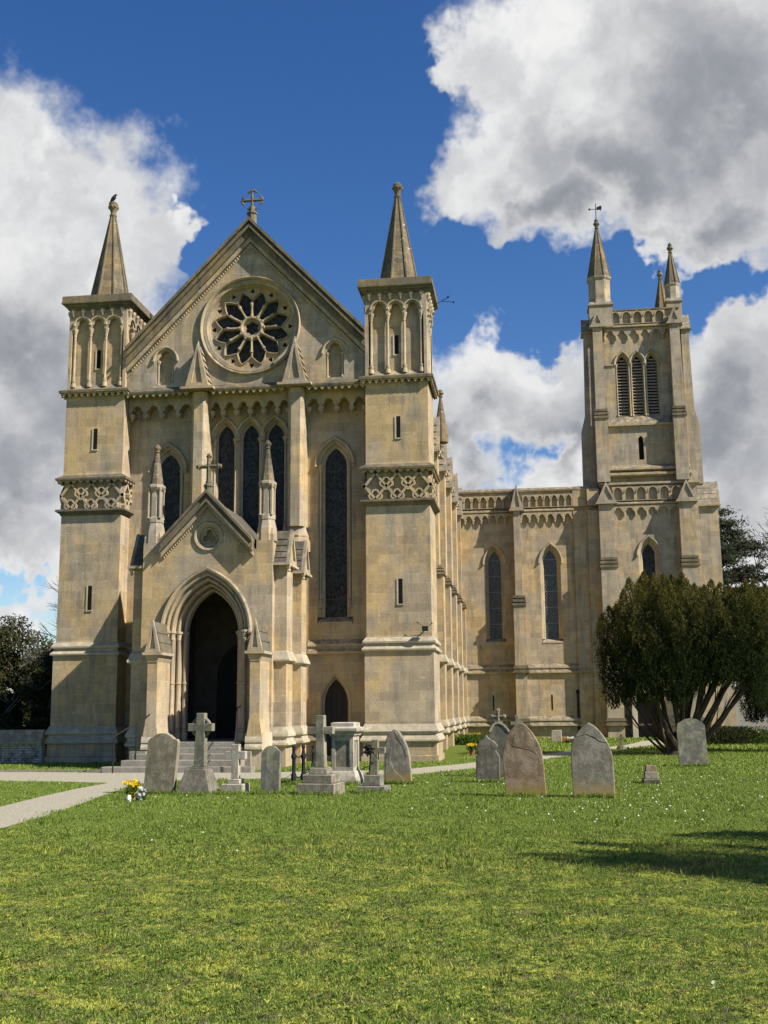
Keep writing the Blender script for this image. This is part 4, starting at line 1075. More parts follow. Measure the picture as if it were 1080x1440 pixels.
M['cedar'] = foliage_mat('cedar_foliage', (.035, .045, .028), (.085, .095, .055), None, .8)
M['leaf'] = foliage_mat('young_leaves', (.05, .09, .015), (.10, .16, .03), None, 5)
M['bark'] = simple('bark', (.075, .055, .042), .9, .4, 9, bump=.5, spec=.1)
M['twig'] = simple('pale_twig', (.17, .15, .12), .9, .3, 9, bump=.2, spec=.1)
M['daisy_white'] = simple('daisy_petals', (.55, .56, .47), .7, .2, 30, bump=0)
M['yellow'] = simple('yellow_petals', (.75, .55, .02), .6, .2, 30, bump=0)
M['white'] = simple('white_petals', (.8, .8, .76), .6, .1, 30, bump=0)
M['orange'] = simple('orange_petals', (.6, .18, .04), .6, .2, 30, bump=0)
M['pot'] = simple('terracotta', (.22, .09, .05), .8, .3, 12)
def grass_nodes(t, blade):
    pos = t.node('ShaderNodeNewGeometry').outputs['Position']
    p2 = t.vmath('MULTIPLY', pos, (1, 1, 0))
    a = t.noise(p2, .28, 4, .6); b_ = t.noise(p2, 2.3, 5, .68); c_ = t.noise(p2, 13, 3, .62)
    sep = t.node('ShaderNodeSeparateXYZ', {0: pos})
    # mossy, worn turf nearer the viewer's end of the lawn, fresher grass by the graves
    worn = t.ramp(t.math('ADD', sep.outputs[1], t.math('MULTIPLY', t.math('SUBTRACT', a, .5), 14)), -24.5, -18, 1, 0)
    g1, g2 = ((.135, .205, .03), (.235, .31, .05)) if blade else ((.085, .12, .022), (.13, .165, .03))
    c = t.mix(t.ramp(c_, .35, .65), g1, g2)
    moss = t.math('MULTIPLY', t.ramp(t.math('ADD', t.math('MULTIPLY', b_, .6), t.math('MULTIPLY', c_, .4)), .49, .56), t.math('ADD', t.math('MULTIPLY', worn, .85), .12))
    c = t.mix(moss, c, (.38, .40, .07) if blade else (.30, .31, .06))
    soil = t.math('MULTIPLY', t.ramp(t.math('ADD', t.math('MULTIPLY', t.noise(p2, 2.9, 5, .7), .5), t.math('MULTIPLY', t.noise(p2, 15, 3, .65), .5)), .50, .60), t.math('ADD', t.math('MULTIPLY', worn, .6), .04))
    c = t.mix(soil, c, (.17, .135, .075) if blade else (.12, .095, .06))
    # a straw-coloured worn patch
    d = t.vmath('DISTANCE', p2, (*G(985, 1221), 0)); dd = t.math('ADD', d, t.math('MULTIPLY', t.math('SUBTRACT', b_, .5), 1.6))
    c = t.mix(t.math('MULTIPLY', t.ramp(dd, .2, .8, 1, 0), .6), c, (.30, .24, .07))
    return c
def grass_mat(name, blade):
    m, t, b = new_mat(name); c = grass_nodes(t, blade)
    if blade:
        at = t.node('ShaderNodeAttribute', attribute_name='tint').outputs['Fac']
        v = t.ramp(at, 0, 1, .55, 1.55, smooth=False); c = t.mix(1.0, c, t.node('ShaderNodeCombineColor', {0: v, 1: v, 2: v}).outputs[0], 'MULTIPLY')
        c = t.mix(t.ramp(at, .93, .97), c, (.36, .31, .14))
    t.l.new(c, b.inputs['Base Color']); b.inputs['Roughness'].default_value = .6 if blade else .95; b.inputs['Specular IOR Level'].default_value = .25 if blade else .05
    if blade:
        tl = t.node('ShaderNodeBsdfTranslucent', {'Color': c}); mx = t.node('ShaderNodeMixShader', {0: .35, 1: b.outputs[0], 2: tl.outputs[0]})
        out = [n_ for n_ in m.node_tree.nodes if n_.type == 'OUTPUT_MATERIAL'][0]; t.l.new(mx.outputs[0], out.inputs[0])
    else:
        pos = t.node('ShaderNodeNewGeometry').outputs['Position']
        bp = t.node('ShaderNodeBump', {'Strength': .9, 'Distance': .05, 'Height': t.noise(pos, 26, 5, .7)}); t.l.new(bp.outputs[0], b.inputs['Normal'])
    return m
M['lawn'] = grass_mat('lawn_ground', False); M['blade'] = grass_mat('grass_blades', True)
M['path'] = simple('pale_gravel_path', (.335, .305, .225), .95, .4, 30, bump=.7, spec=.1, tint=(.275, .25, .18))
m, t, b = new_mat('painted_brick'); pos, uv, nz, ps = geo_uv(t)
br = t.node('ShaderNodeTexBrick', {'Vector': uv, 'Color1': (.42, .39, .33, 1), 'Color2': (.32, .29, .24, 1), 'Mortar': (.08, .07, .06, 1), 'Scale': 1.0, 'Mortar Size': .008, 'Brick Width': .22, 'Row Height': .075})
c = t.mix(t.ramp(t.noise(pos, 4, 5, .65), .5, .62), br.outputs['Color'], (.14, .10, .075)); t.l.new(c, b.inputs['Base Color']); b.inputs['Roughness'].default_value = .95; M['brickwall'] = m
m, t, b = new_mat('flint'); pos, uv, nz, ps = geo_uv(t)
vo = t.node('ShaderNodeTexVoronoi', {'Vector': pos, 'Scale': 9.0}); c = t.mix(t.ramp(vo.outputs['Distance'], .25, .5), t.mix(.5, vo.outputs['Color'], (.25, .23, .2)), (.36, .33, .27)); c = t.mix(.6, c, (.24, .22, .19))
t.l.new(c, b.inputs['Base Color']); b.inputs['Roughness'].default_value = .9; M['flint'] = m

# ------------------------------------------------------------------ gravestones and small things
def local(px0, py0):
    """base point on the lawn and metres per photograph pixel there"""
    x, y = G(px0, py0); d = np.array([x, y, 0])-CAM
    return x, y, float(d @ fw)/F
def slab(name, label, px0, py0, outline, mat, th=.11, rotz=0.0, lean=0.0, cat='gravestone', bevel=.012, group=None, relief=None):
    x, y, s = local(px0, py0)
    m = MB(); pts = [((px-px0)*s, max((py0-py)*s, -.12)) for px, py in outline]; m.prism(pts, -th/2, th/2)
    o = obj(name, m, mat, bevel=bevel); o.location = (x, y, 0); o.rotation_euler = (lean, 0, rotz)
    tag(o, label, cat, group)
    if relief:
        for poly, d in relief:
            r = MB(); r.prism([((px-px0)*s, (py0-py)*s) for px, py in poly], -th/2-d, -th/2+.02); obj('flaked_face', r, mat, o, bevel=.006)
    return o, s
def smooth_poly(pts, n=3):
    """Catmull-Rom through the points (open)"""
    P_ = [Vector(p) for p in pts]; out = []
    for i in range(len(P_)-1):
        p0, p1, p2, p3 = P_[max(i-1, 0)], P_[i], P_[i+1], P_[min(i+2, len(P_)-1)]
        for k in range(n):
            t = k/n; out.append(tuple(.5*((2*p1)+(p2-p0)*t+(2*p0-5*p1+4*p2-p3)*t*t+(3*p1-p0-3*p2+p3)*t**3)))
    return out+[tuple(P_[-1])]
GR = 'headstones standing in the churchyard lawn'
slab('headstone', 'tall buff headstone with rounded top and small shoulders, left of the wheel-head cross', 226, 1117,
     [(201, 1119), (206.5, 1046), (209, 1040)]+smooth_poly([(214, 1038), (221, 1033.5), (231, 1032.5), (240, 1036), (246, 1041)], 3)+[(249.5, 1041), (252, 1045), (246, 1119)], 'g_brown', .13, rotz=-.10, group=GR)
slab('headstone', 'small streaked grey headstone with rounded top beside the black chain posts', 380, 1117,
     [(367, 1120), (367.5, 1060), (369.5, 1057)]+smooth_poly([(371, 1055), (376, 1051), (381, 1050.2), (387, 1051.5), (392, 1056)], 3)+[(394.5, 1058), (394, 1120)], 'g_streak', .10, rotz=-.06, group=GR)
slab('headstone', 'flaking grey pointed headstone in front of the right turret base', 560, 1103,
     smooth_poly([(539, 1106), (540.5, 1075), (543, 1043), (549, 1032), (555.5, 1026.5)], 3)+smooth_poly([(555.5, 1026.5), (562, 1030), (570, 1042), (576, 1058), (578, 1075), (580.5, 1106)], 3), 'g_slab', .12, rotz=-.08, group=GR,
     relief=[([(542, 1100), (544, 1060), (552, 1050), (550, 1070), (556, 1085), (566, 1092), (570, 1100)], .005), ([(556, 1030), (560, 1040), (568, 1050), (572, 1064), (575, 1064), (571, 1046), (563, 1033)], .006)])
slab('headstone', 'dark grey headstone with ogee point and notched sides, in front of the cross-topped stone', 690, 1101,
     [(670, 1104), (670.2, 1065), (673.5, 1061), (672, 1050), (675, 1044)]+smooth_poly([(675, 1044), (681, 1040), (685.5, 1034.5)], 3)+smooth_poly([(685.5, 1034.5), (691, 1041), (696, 1043), (702, 1050)], 3)[1:]+[(698.5, 1056), (703.5, 1064), (703.5, 1104)], 'g_dark', .11, rotz=-.05, group=GR)
slab('headstone', 'red-brown headstone with pointed arch top and mossy yellow foot', 740, 1121,
     smooth_poly([(712, 1124), (710, 1090), (709, 1064), (714, 1042), (722, 1027), (733, 1019)], 3)+smooth_poly([(733, 1019), (741, 1021), (752, 1033), (763, 1055), (766, 1080), (769, 1124)], 3), 'g_rust', .13, rotz=-.04, group=GR,
     relief=[([(722, 1050), (726, 1034), (734, 1024), (742, 1024), (752, 1042), (757, 1062), (748, 1056), (738, 1054)], .005)])
slab('headstone', 'large weathered grey headstone with pointed round top, right of the red-brown one', 836, 1122,
     smooth_poly([(807, 1126), (806, 1090), (805.5, 1062), (808, 1044), (816, 1031), (831, 1017.5)], 3)+smooth_poly([(831, 1017.5), (843, 1025), (855, 1041), (862, 1058), (864, 1080), (865, 1126)], 3), 'g_slab', .14, rotz=-.05, group=GR,
     relief=[([(812, 1038), (818, 1030), (831, 1019.3), (843, 1026.5), (853, 1039), (857, 1046), (846, 1044), (838, 1038), (828, 1034), (818, 1037)], .006)])
slab('headstone', 'upright streaked headstone with shoulders standing before the yew trunk', 975, 1078,
     [(956, 1081), (954.5, 1026), (956, 1019)]+smooth_poly([(958, 1017.5), (966, 1013), (974, 1011.3), (983, 1013), (991, 1018)], 3)+[(993.5, 1021), (995.5, 1081)], 'g_streak', .12, group=GR)
w_, _ = slab('headstone', 'small square pale headstone on the grass against the far wall', 783, 1045, [(776, 1047), (776, 1027), (790, 1027), (790, 1047)], 'g_white', .12, rotz=-.1, group=GR)
# cross-topped round headstone behind
o, s = slab('cross_topped_headstone', 'dark round-topped headstone carrying a small clover-ended cross', 703, 1093,
     [(690, 1096), (690, 1030)]+smooth_poly([(690.5, 1030), (696, 1021), (703, 1017.5), (711, 1021), (718.5, 1030)], 3)+[(720, 1096)], 'g_dark', .12, rotz=-.06)
c = MB(); f_ = lambda px, py: ((px-703)*s, 0, (1093-py)*s)
c.tube([f_(703, 1018), f_(702.5, 1001)], .045, 6); c.tube([f_(694, 1009), f_(711, 1009)], .04, 6)
for q in ((702.5, 1000.5), (694, 1009), (711, 1009)):
    c.ball(f_(*q), .055, 6, 5)
c.box(-.09, .09, -.05, .05, (1093-1019)*s, (1093-1014.5)*s)
obj('cross', c, 'g_olive', o)
r = MB(); r.sweep([((px-703)*s, (1093-py)*s) for px, py in smooth_poly([(718.5, 1030), (711, 1021), (703, 1017.5), (696, 1021), (690.5, 1030)], 3)], [(-.02, -.01), (-.02, .02), (.02, .02), (.02, -.01)], -.06); obj('rim', r, 'g_white', o)
# crosses
def cross_thing(name, label, px0, py0, cat='gravestone'):
    x, y, s = local(px0, py0); e = tag(empty(name, (x, y, 0)), label, cat); return e, s, (lambda px: (px-px0)*s), (lambda py: (py0-py)*s)
e, s, X, Z = cross_thing('wheel_cross', 'tall stone wheel-head cross on a tapering pedestal before the porch steps', 279, 1117)
m = MB(); m.lathe(0, 0, [(.36, -.1), (.355, .02), (.21, Z(1083)), (.19, Z(1081)), (.19, Z(1079))], sq=True); ob = obj('pedestal', m, 'g_dark', e, bevel=.012); ob.scale = (1, .8, 1)
m = MB()
m.prism([(X(273), Z(1079)), (X(276), Z(1004.5)), (X(288), Z(1004.5)), (X(289.5), Z(1079))], -.075, .075)
m.prism([(X(263), Z(1019)), (X(300), Z(1019)), (X(300), Z(1030)), (X(263), Z(1030))], -.073, .073)
m.sweep(list(reversed(circle(X(281.7), Z(1024.5), .175, 28))), [(-.02, -.05), (-.02, .05), (.025, .05), (.025, -.05)], 0, closed=True)
obj('cross', m, 'g_olive', e, bevel=.008); e.rotation_euler = (0, 0, -.12)
e, s, X, Z = cross_thing('stone_cross', 'small pale cross on two square steps, right of the wheel-head cross', 331, 1116)
m = MB(); m.box(X(315), X(347), -.2, .2, -.1, Z(1102)); m.box(X(322), X(340.5), -.13, .13, Z(1102), Z(1095.5)); obj('step', m, 'g_white', e, bevel=.012)
m = MB(); m.prism([(X(326), Z(1095.5)), (X(325.8), Z(1048)), (X(337), Z(1048)), (X(336.5), Z(1095.5))], -.06, .06); m.box(X(316.3), X(346.5), -.058, .058, Z(1069), Z(1057.5)); obj('cross', m, 'g_white', e, bevel=.008); e.rotation_euler = (0, 0, -.12)
e, s, X, Z = cross_thing('stone_cross', 'tall plain grey cross on three broad steps beside the white table tomb', 451, 1117)
m = MB(); m.box(X(424), X(479), -.33, .33, -.1, Z(1101)); m.box(X(430), X(474), -.26, .26, Z(1101), Z(1089)); m.lathe(0, 0, [(.19, Z(1089)), (.165, Z(1080))], sq=True); obj('step', m, 'g_grey', e, bevel=.015)
m = MB(); m.prism([(X(445.5), Z(1080)), (X(445.5), Z(1007.5)), (X(457), Z(1007.5)), (X(458.5), Z(1080))], -.08, .08); m.box(X(432.5), X(470.5), -.077, .077, Z(1034), Z(1023.5)); obj('cross', m, 'g_grey', e, bevel=.008); e.rotation_euler = (0, 0, -.14)
e, s, X, Z = cross_thing('stone_cross', 'yellow-lichened little cross on two steps, hung with a withered bunch', 527, 1115)
m = MB(); m.box(X(505.5), X(546), -.26, .26, -.1, Z(1105)); m.box(X(514), X(538), -.16, .16, Z(1105), Z(1090)); obj('step', m, 'g_streak', e, bevel=.012)
m = MB(); m.prism([(X(521), Z(1090)), (X(524), Z(1041.5)), (X(533), Z(1041.5)), (X(532), Z(1090))], -.06, .06); m.box(X(514), X(543), -.058, .058, Z(1060.5), Z(1052)); obj('cross', m, 'g_olive', e, bevel=.008); e.rotation_euler = (0, 0, -.1)
bx, by = e.location.x, e.location.y
rng = random.Random(4)
m = MB()
for i in range(46):
    a = rng.uniform(0, 2*PI); r_ = rng.uniform(.02, .12); p0 = Vector((X(520), -.11, Z(1056)))
    m.tube([p0, p0+Vector((r_*math.cos(a)*1.1, rng.uniform(-.06, .03), r_*math.sin(a)))], [.008, .018], 4)
m.tube([(X(523), -.1, Z(1056)), (X(533), -.1, Z(1068))], .008, 4)
w = obj('withered_bunch', m, 'iron'); w.location = (bx, by, 0); tag(w, 'dry dark bunch of flowers hanging on the yellow-lichened cross', 'flowers')
e, s, X, Z = cross_thing('stone_cross', 'small dark cross on a low mound at the edge of the path', 874, 1056)
m = MB(); m.lathe(0, 0, [(.26, -.05), (.14, .16), (.1, .2)], 10); obj('mound', m, 'g_dark', e)
m = MB(); m.box(X(872.6), X(875.6), -.035, .035, .15, Z(1033)); m.box(X(869.5), X(878.5), -.033, .033, Z(1042), Z(1039)); obj('cross', m, 'g_dark', e)
e, s, X, Z = cross_thing('stone_cross', 'small lichened cross peeping up behind the red-brown headstone', 729, 1092)
m = MB(); m.box(X(718), X(740), -.16, .16, -.1, .22); obj('step', m, 'g_olive', e, bevel=.012)
m = MB(); m.box(X(726.3), X(731.3), -.05, .05, .2, Z(1007)); m.box(X(720), X(738), -.048, .048, Z(1021), Z(1016)); obj('cross', m, 'g_olive', e, bevel=.006)
e, s, X, Z = cross_thing('grave_pedestal', 'broken stepped pedestal without its cross, alone on the grass', 916, 1102)
m = MB(); m.box(X(904), X(928), -.2, .2, -.1, Z(1095)); obj('step', m, 'g_dark', e, bevel=.012); m = MB(); m.box(X(906.5), X(925), -.15, .15, Z(1095), Z(1085)); obj('step', m, 'g_grey', e, bevel=.012)
m = MB(); m.lathe(0, 0, [(.115, Z(1085)), (.1, Z(1076.5))], sq=True); obj('stump', m, 'g_rust', e, bevel=.01)
# chest tomb
e, s, X, Z = cross_thing('table_tomb', 'white panelled pedestal tomb with a projecting flat cap behind the black posts', 486, 1102, 'tomb')
hw = .31
m = MB(); m.lathe(0, 0, [(.44, -.1), (.43, .1), (.40, .22), (.36, .32), (.33, .36)], sq=True); obj('base', m, 'g_white', e, bevel=.01)
m = MB(); m.lathe(0, 0, [(hw-.03, .34), (hw-.03, 1.28)], sq=True); bo = obj('body', m, 'g_grey', e)
m = MB(); m.prism([(-hw, .36), (hw, .36), (hw, 1.28), (-hw, 1.28)], -hw, -hw+.05, 'y', [[(-hw+.1, .46), (hw-.1, .46), (hw-.1, 1.18), (-hw+.1, 1.18)]]); m2 = MB(); m2.prism([(-hw+.052, .36), (hw-.052, .36), (hw-.052, 1.28), (-hw+.052, 1.28)], -hw, -hw+.05, 'y', [[(-hw+.1, .46), (hw-.1, .46), (hw-.1, 1.18), (-hw+.1, 1.18)]])
fr = MB().add(m.v, m.f)
for k in (1, 2, 3):
    src = m if k == 2 else m2; fr.add([Matrix.Rotation(k*PI/2, 4, 'Z') @ Vector(p) for p in src.v], src.f)
obj('panel_frame', fr, 'g_white', e)
m = MB(); m.lathe(0, 0, [(hw, 1.28), (hw+.05, 1.33), (hw+.05, 1.37), (hw+.12, 1.42), (hw+.135, 1.45), (hw+.135, 1.52), (hw+.05, 1.55), (hw+.02, 1.56), (hw+.02, 1.66), (hw-.05, 1.68)], sq=True); obj('cap', m, 'g_white', e, bevel=.006)
e.location.y -= 0; e.rotation_euler = (0, 0, -.12)
sc_ = (1102-1017)*s/1.68; e.scale = (sc_, sc_, sc_)
# black chain posts
pm = MB(); pm.lathe(0, 0, [(.055, -.1), (.06, .25), (.04, .3), (.038, .62), (.055, .66), (.06, .72), (.045, .76), (.035, .82), (.03, .9), (.05, .94), (.02, 1.0)], 8)
post = None; pts = []
for (px, py, lab) in ((413, 1104, 'black iron post between the streaked headstone and the plain cross'), (426.5, 1103, 'black iron post touching the steps of the plain grey cross'), (440.5, 1083, 'black iron post behind the plain grey cross, nearest the porch'),
                      (468, 1090, 'black iron post in front of the panel of the white tomb'), (522, 1090, 'black iron post behind the yellow-lichened little cross')):
    x, y = G(px, py); h = (py-(1048 if px < 450 else 1048))*local(px, py)[2]
    o = obj('chain_post', pm, 'iron', smooth=True) if post is None else post.copy()
    if post is None: post = o
    else: COL.objects.link(o)
    o.location = (x, y, 0); o.scale = (1, 1, h); tag(o, lab, 'post', 'iron posts round the white tomb'); pts.append((x, y, h))
ch = MB()
for a, b in ((0, 1), (1, 2), (3, 4)):
    A, B = pts[a], pts[b]
    for hh in (.82, .32):
        n = 26; L_ = [Vector((A[0]+(B[0]-A[0])*t, A[1]+(B[1]-A[1])*t, (A[2]*(1-t)+B[2]*t)*hh-.12*math.sin(PI*t))) for t in [i/n for i in range(n+1)]]
        for i in range(n): ch.tube([L_[i], (L_[i]+L_[i+1])/2, L_[i+1]], [.006, .015, .006], 4)
tag(obj('chain', ch, 'iron'), 'thin sagging black chains strung between the iron posts', 'chain')
# hand rails at the steps
for sg, lab in ((-1, 'black metal handrail left of the porch steps'), (1, 'black metal handrail right of the porch steps')):
    t_ = (PX+sg*1.12, -4.9); b_ = (PX+sg*1.62, -6.9)
    e = tag(empty('handrail', (b_[0], b_[1], 0)), lab, 'handrail'); L_ = lambda x, y, z: (x-b_[0], y-b_[1], z)
    m = MB(); m.tube([L_(t_[0], t_[1]+.35, 1.68), L_(t_[0], t_[1], 1.62), L_(b_[0], b_[1], .92), L_(b_[0]+sg*.05, b_[1]-.25, .86), L_(b_[0]+sg*.05, b_[1]-.3, .78)], .017, 6); obj('rail', m, 'iron', e, smooth=True)
    for q, z0, z1 in ((t_, .5, 1.62), (b_, 0, .92), (((t_[0]+b_[0])/2, (t_[1]+b_[1])/2), .2, 1.27)):
        m = MB(); m.tube([L_(q[0], q[1], z0), L_(q[0], q[1], z1)], .017, 6); obj('upright', m, 'iron', e)
# crow on the left spire
e = tag(empty('crow', (XL, 0, 19.17)), 'black crow perched on the finial of the left turret spire', 'bird')
m = MB(); B_ = [((-.02, 0, .02), .03), ((.10, 0, .05), .015)]
m.tube([(.14, 0, -.03), (.09, 0, .06), (.03, 0, .14), (-.02, 0, .21), (-.05, 0, .27), (-.075, 0, .30), (-.11, 0, .30)], [.02, .06, .085, .08, .05, .045, .028], 8)
m.tube([(-.10, 0, .305), (-.17, 0, .285)], [.022, .004], 5); m.tube([(.08, 0, .08), (.17, 0, -.06), (.2, 0, -.10)], [.05, .035, .02], 6)
for sy in (-1, 1): m.tube([(.03, .04*sy, .09), (.02, .04*sy, 0)], .009, 4)
obj('body', m, 'iron', e, smooth=True); e.rotation_euler = (0, 0, PI); e.scale = (.85, .85, .85)
# flood light and its bracket on the right turret
fx, fz = P(598, 884, -1.2)
e = tag(empty('floodlight', (fx, -1.05, fz)), 'small dark floodlight on a bracket above the right turret string course', 'floodlight')
m = MB(); m.box(-.09, .09, -.28, -.12, -.07, .07); obj('lamp_box', m, 'iron', e, bevel=.01)
m = MB(); m.tube([(0, .06, 0), (0, -.12, 0)], .02, 5); m.tube([(0, -.05, .02), (-.18, -.12, .16), (-.24, -.12, .2)], .009, 5); m.tube([(0, -.05, .02), (.2, -.1, .16)], .009, 5); m.ball((-.24, -.12, .2), .025, 6, 4); m.ball((.2, -.1, .17), .025, 6, 4); obj('bracket', m, 'iron', e)
# thin instrument arm on the right turret cornice
x0, z0 = P(617, 426, 0.6)
m = MB(); m.tube([(x0-.12, .6, z0-.05), (x0+.32, .6, z0+.18)], .012, 4); m.tube([(x0+.1, .6, z0+.06), (x0+.5, .6, z0+.0)], .01, 4); m.ball((x0+.32, .6, z0+.2), .04, 6, 4); m.ball((x0+.5, .6, z0+.0), .035, 6, 4)
tag(obj('instrument_arm', m, 'iron'), 'thin forked metal arm sticking out beside the right turret cornice', 'aerial')

# low wall left of the church
m = MB(); wx0, wx1, wy = -19.0, -12.1, -1.35
wv = tag(empty('boundary_wall', ((wx0+wx1)/2, wy, 0)), 'low brick churchyard wall with sloping stone coping left of the church', 'wall'); ox = (wx0+wx1)/2
m.box(wx0-ox, wx1-ox, 0, .4, -.1, .62); obj('wall', m, 'brickwall', wv)
m = MB(); m.prism([(-.1, .60), (-.1, .66), (.08, 1.02), (.32, 1.02), (.5, .66), (.5, .60)], wx0-ox, wx1-ox+.002, 'x'); obj('coping', m, 'ashlar_grey', wv)
# flint wall on the right
x0, y0 = 13.3, 24.0
fwv = tag(empty('flint_wall', (x0, y0, 0)), 'rough flint boundary wall behind the yew, right of the tower', 'wall')
m = MB(); m.box(0, 14, 0, .45, -.1, 2.25); obj('wall', m, 'flint', fwv); m = MB(); m.prism([(-.08, 2.25), (.22, 2.5), (.53, 2.25)], 0, 14, 'x'); obj('coping', m, 'tile', fwv)
g = MB(); g.add([(-900, -400, 0), (900, -400, 0), (900, 1400, 0), (-900, 1400, 0)], [(0, 1, 2, 3)])
tag(obj('lawn', g, 'lawn'), kind='structure')
# paths
PATHS = []
def path_poly(px, name):
    pts = [G(*p) for p in px]
    m = MB(); n = len(pts); tri = tessellate_polygon([[Vector((*p, 0)) for p in pts]])
    m.add([(x, y, .006+.004*len(PATHS)) for x, y in pts], [tuple(t_) for t_ in tri]); o = obj(name, m, 'path'); tag(o, kind='structure'); PATHS.append(pts)
path_poly([(-260, 1200), (-160, 1166), (0, 1135), (60, 1120), (110, 1109), (152, 1101.5), (100, 1100), (0, 1099), (-200, 1097), (-200, 1085), (0, 1085.5), (160, 1087), (360, 1086.5), (560, 1083), (600, 1079), (650, 1074.5), (700, 1068), (800, 1056.5), (880, 1048), (905, 1042), (940, 1041), (935, 1048),
           (880, 1053), (810, 1061.5), (760, 1069), (700, 1078), (640, 1084), (600, 1088), (560, 1091), (480, 1093.5), (400, 1095), (330, 1096), (230, 1099), (190, 1104), (150, 1117), (120, 1129), (60, 1149), (0, 1166), (-160, 1215), (-260, 1260)], 'path')
# kerb along the far side of the left path
k = MB(); a0 = G(-200, 1084.5); a1 = G(165, 1085.8); k.box(a0[0], a1[0], a1[1]-.02, a1[1]+.10, -.05, .06); tag(obj('kerb', k, 'foundation'), kind='structure')

def inside(pts, X, Y):
    r = np.zeros(X.shape, bool); n = len(pts)
    for i in range(n):
        (x1, y1), (x2, y2) = pts[i-1], pts[i]
        c_ = ((y1 > Y) != (y2 > Y)); xx = (x2-x1)*(Y-y1)/((y2-y1) if y2 != y1 else 1e-9)+x1; r ^= c_ & (X < xx)
    return r
rg = np.random.default_rng(7)
def scatter(n, y0, y1, hx):
    """points of the lawn between two distances, hx half-width grows with distance"""
    Y = rg.uniform(y0, y1, n*2); D = Y-CAM[1]; xc = CAM[0]+D*math.tan(YAW)
    X = xc+rg.uniform(-1, 1, n*2)*(D*.40+hx)
    k_ = rg.uniform(0, 1, n*2) < (D/(y1-CAM[1])); X, Y = X[k_], Y[k_]
    for p in PATHS:
        q = ~inside(p, X, Y); X, Y = X[q], Y[q]
    q = ~((X > -12.6) & (X < .8) & (Y > -1.3)); X, Y = X[q], Y[q]
    q = ~((abs(X-PX) < 2.6) & (Y > -6.9)); X, Y = X[q], Y[q]
    return X, Y
V = []; T = []; Nn = 0; Fc = []
def blades(n, y0, y1, h, w, hx=2.0, flop=.5):
    global Nn
    X, Y = scatter(n, y0, y1, hx); n = len(X)
    cl = .5+.5*np.sin(X*3.1+1.7*np.sin(Y*2.3))*np.sin(Y*2.7+1.3*np.sin(X*1.9))
    H = h*rg.uniform(.45, 1.15, n)*(.65+.6*cl); A = rg.uniform(0, 2*PI, n); B_ = rg.uniform(0, 2*PI, n); fl = rg.uniform(.15, 1, n)*flop
    ca, sa = np.cos(A)*w/2, np.sin(A)*w/2; lx, ly = np.cos(B_)*H*fl, np.sin(B_)*H*fl
    z0 = np.zeros(n)
    v = np.stack([np.stack([X-ca, Y-sa, z0], 1), np.stack([X+ca, Y+sa, z0], 1), np.stack([X+ca*.6+lx*.4, Y+sa*.6+ly*.4, H*.6], 1), np.stack([X+lx, Y+ly, H*(1-.25*fl)], 1)], 1).reshape(-1, 3)
    V.append(v); i = np.arange(n)*4+Nn; Fc.append(np.stack([i, i+1, i+2], 1)); Fc.append(np.stack([i, i+2, i+3], 1)); Nn += 4*n
    T.append(np.repeat(rg.uniform(0, 1, n), 4))
blades(400000, -31.0, -24, .018, .006, 1.0, .95); blades(320000, -24, -17, .024, .008, 2.0, .9); blades(170000, -17, -8, .036, .013, 3.0, .75); blades(70000, -8, 6, .06, .028, 4.0); blades(30000, 6, 24, .10, .06, 4.0)
# rank tufts, long grass round the stones, broad leaves of daisies and dandelions
def tuft(X, Y, n, sp, h, w, flop=.6):
    global Nn
    k = len(X); X = np.repeat(X, n)+rg.normal(0, sp, k*n); Y = np.repeat(Y, n)+rg.normal(0, sp, k*n); m_ = k*n
    H = h*rg.uniform(.5, 1.2, m_); A = rg.uniform(0, 2*PI, m_); B_ = rg.uniform(0, 2*PI, m_); fl = rg.uniform(.1, 1, m_)*flop
    ca, sa = np.cos(A)*w/2, np.sin(A)*w/2; lx, ly = np.cos(B_)*H*fl, np.sin(B_)*H*fl; z0 = np.zeros(m_)
    V.append(np.stack([np.stack([X-ca, Y-sa, z0], 1), np.stack([X+ca, Y+sa, z0], 1), np.stack([X+ca*.6+lx*.4, Y+sa*.6+ly*.4, H*.6], 1), np.stack([X+lx, Y+ly, H*(1-.25*fl)], 1)], 1).reshape(-1, 3))
    i = np.arange(m_)*4+Nn; Fc.append(np.stack([i, i+1, i+2], 1)); Fc.append(np.stack([i, i+2, i+3], 1)); Nn += 4*m_; T.append(np.repeat(rg.uniform(0, .62, m_), 4))
for n_, ya, yb, hx_ in ((260, -31, -24, 1.0), (420, -24, -16, 2.0), (420, -16, -6, 3.0)):
    X, Y = scatter(n_, ya, yb, hx_); tuft(X, Y, 34, .05 if ya < -24 else .09, .05 if ya < -24 else .07, .008 if ya < -24 else .012)
for o_ in [o for o in COL.objects if o.get('category') in ('gravestone', 'tomb', 'post')]:
    hw_ = .34 if o_.name.startswith(('headstone', 'stone', 'cross', 'wheel', 'table')) else .1
    n_ = 46; X = o_.location.x+rg.uniform(-hw_, hw_, n_); Y = o_.location.y-rg.uniform(.07, .16, n_)*(3 if hw_ > .2 and not o_.name.startswith(('head', 'cross_t')) else 1)
    tuft(X, Y, 9, .03, .10, .011)
X, Y = scatter(5200, -31, -20, 1.0); n_ = len(X); k_ = rg.integers(3, 7, n_); Xr, Yr = np.repeat(X, k_), np.repeat(Y, k_); m_ = len(Xr)
A = rg.uniform(0, 2*PI, m_); L_ = rg.uniform(.018, .045, m_); w_ = L_*rg.uniform(.3, .55, m_); ux, uy = np.cos(A), np.sin(A); z_ = rg.uniform(.012, .024, m_)
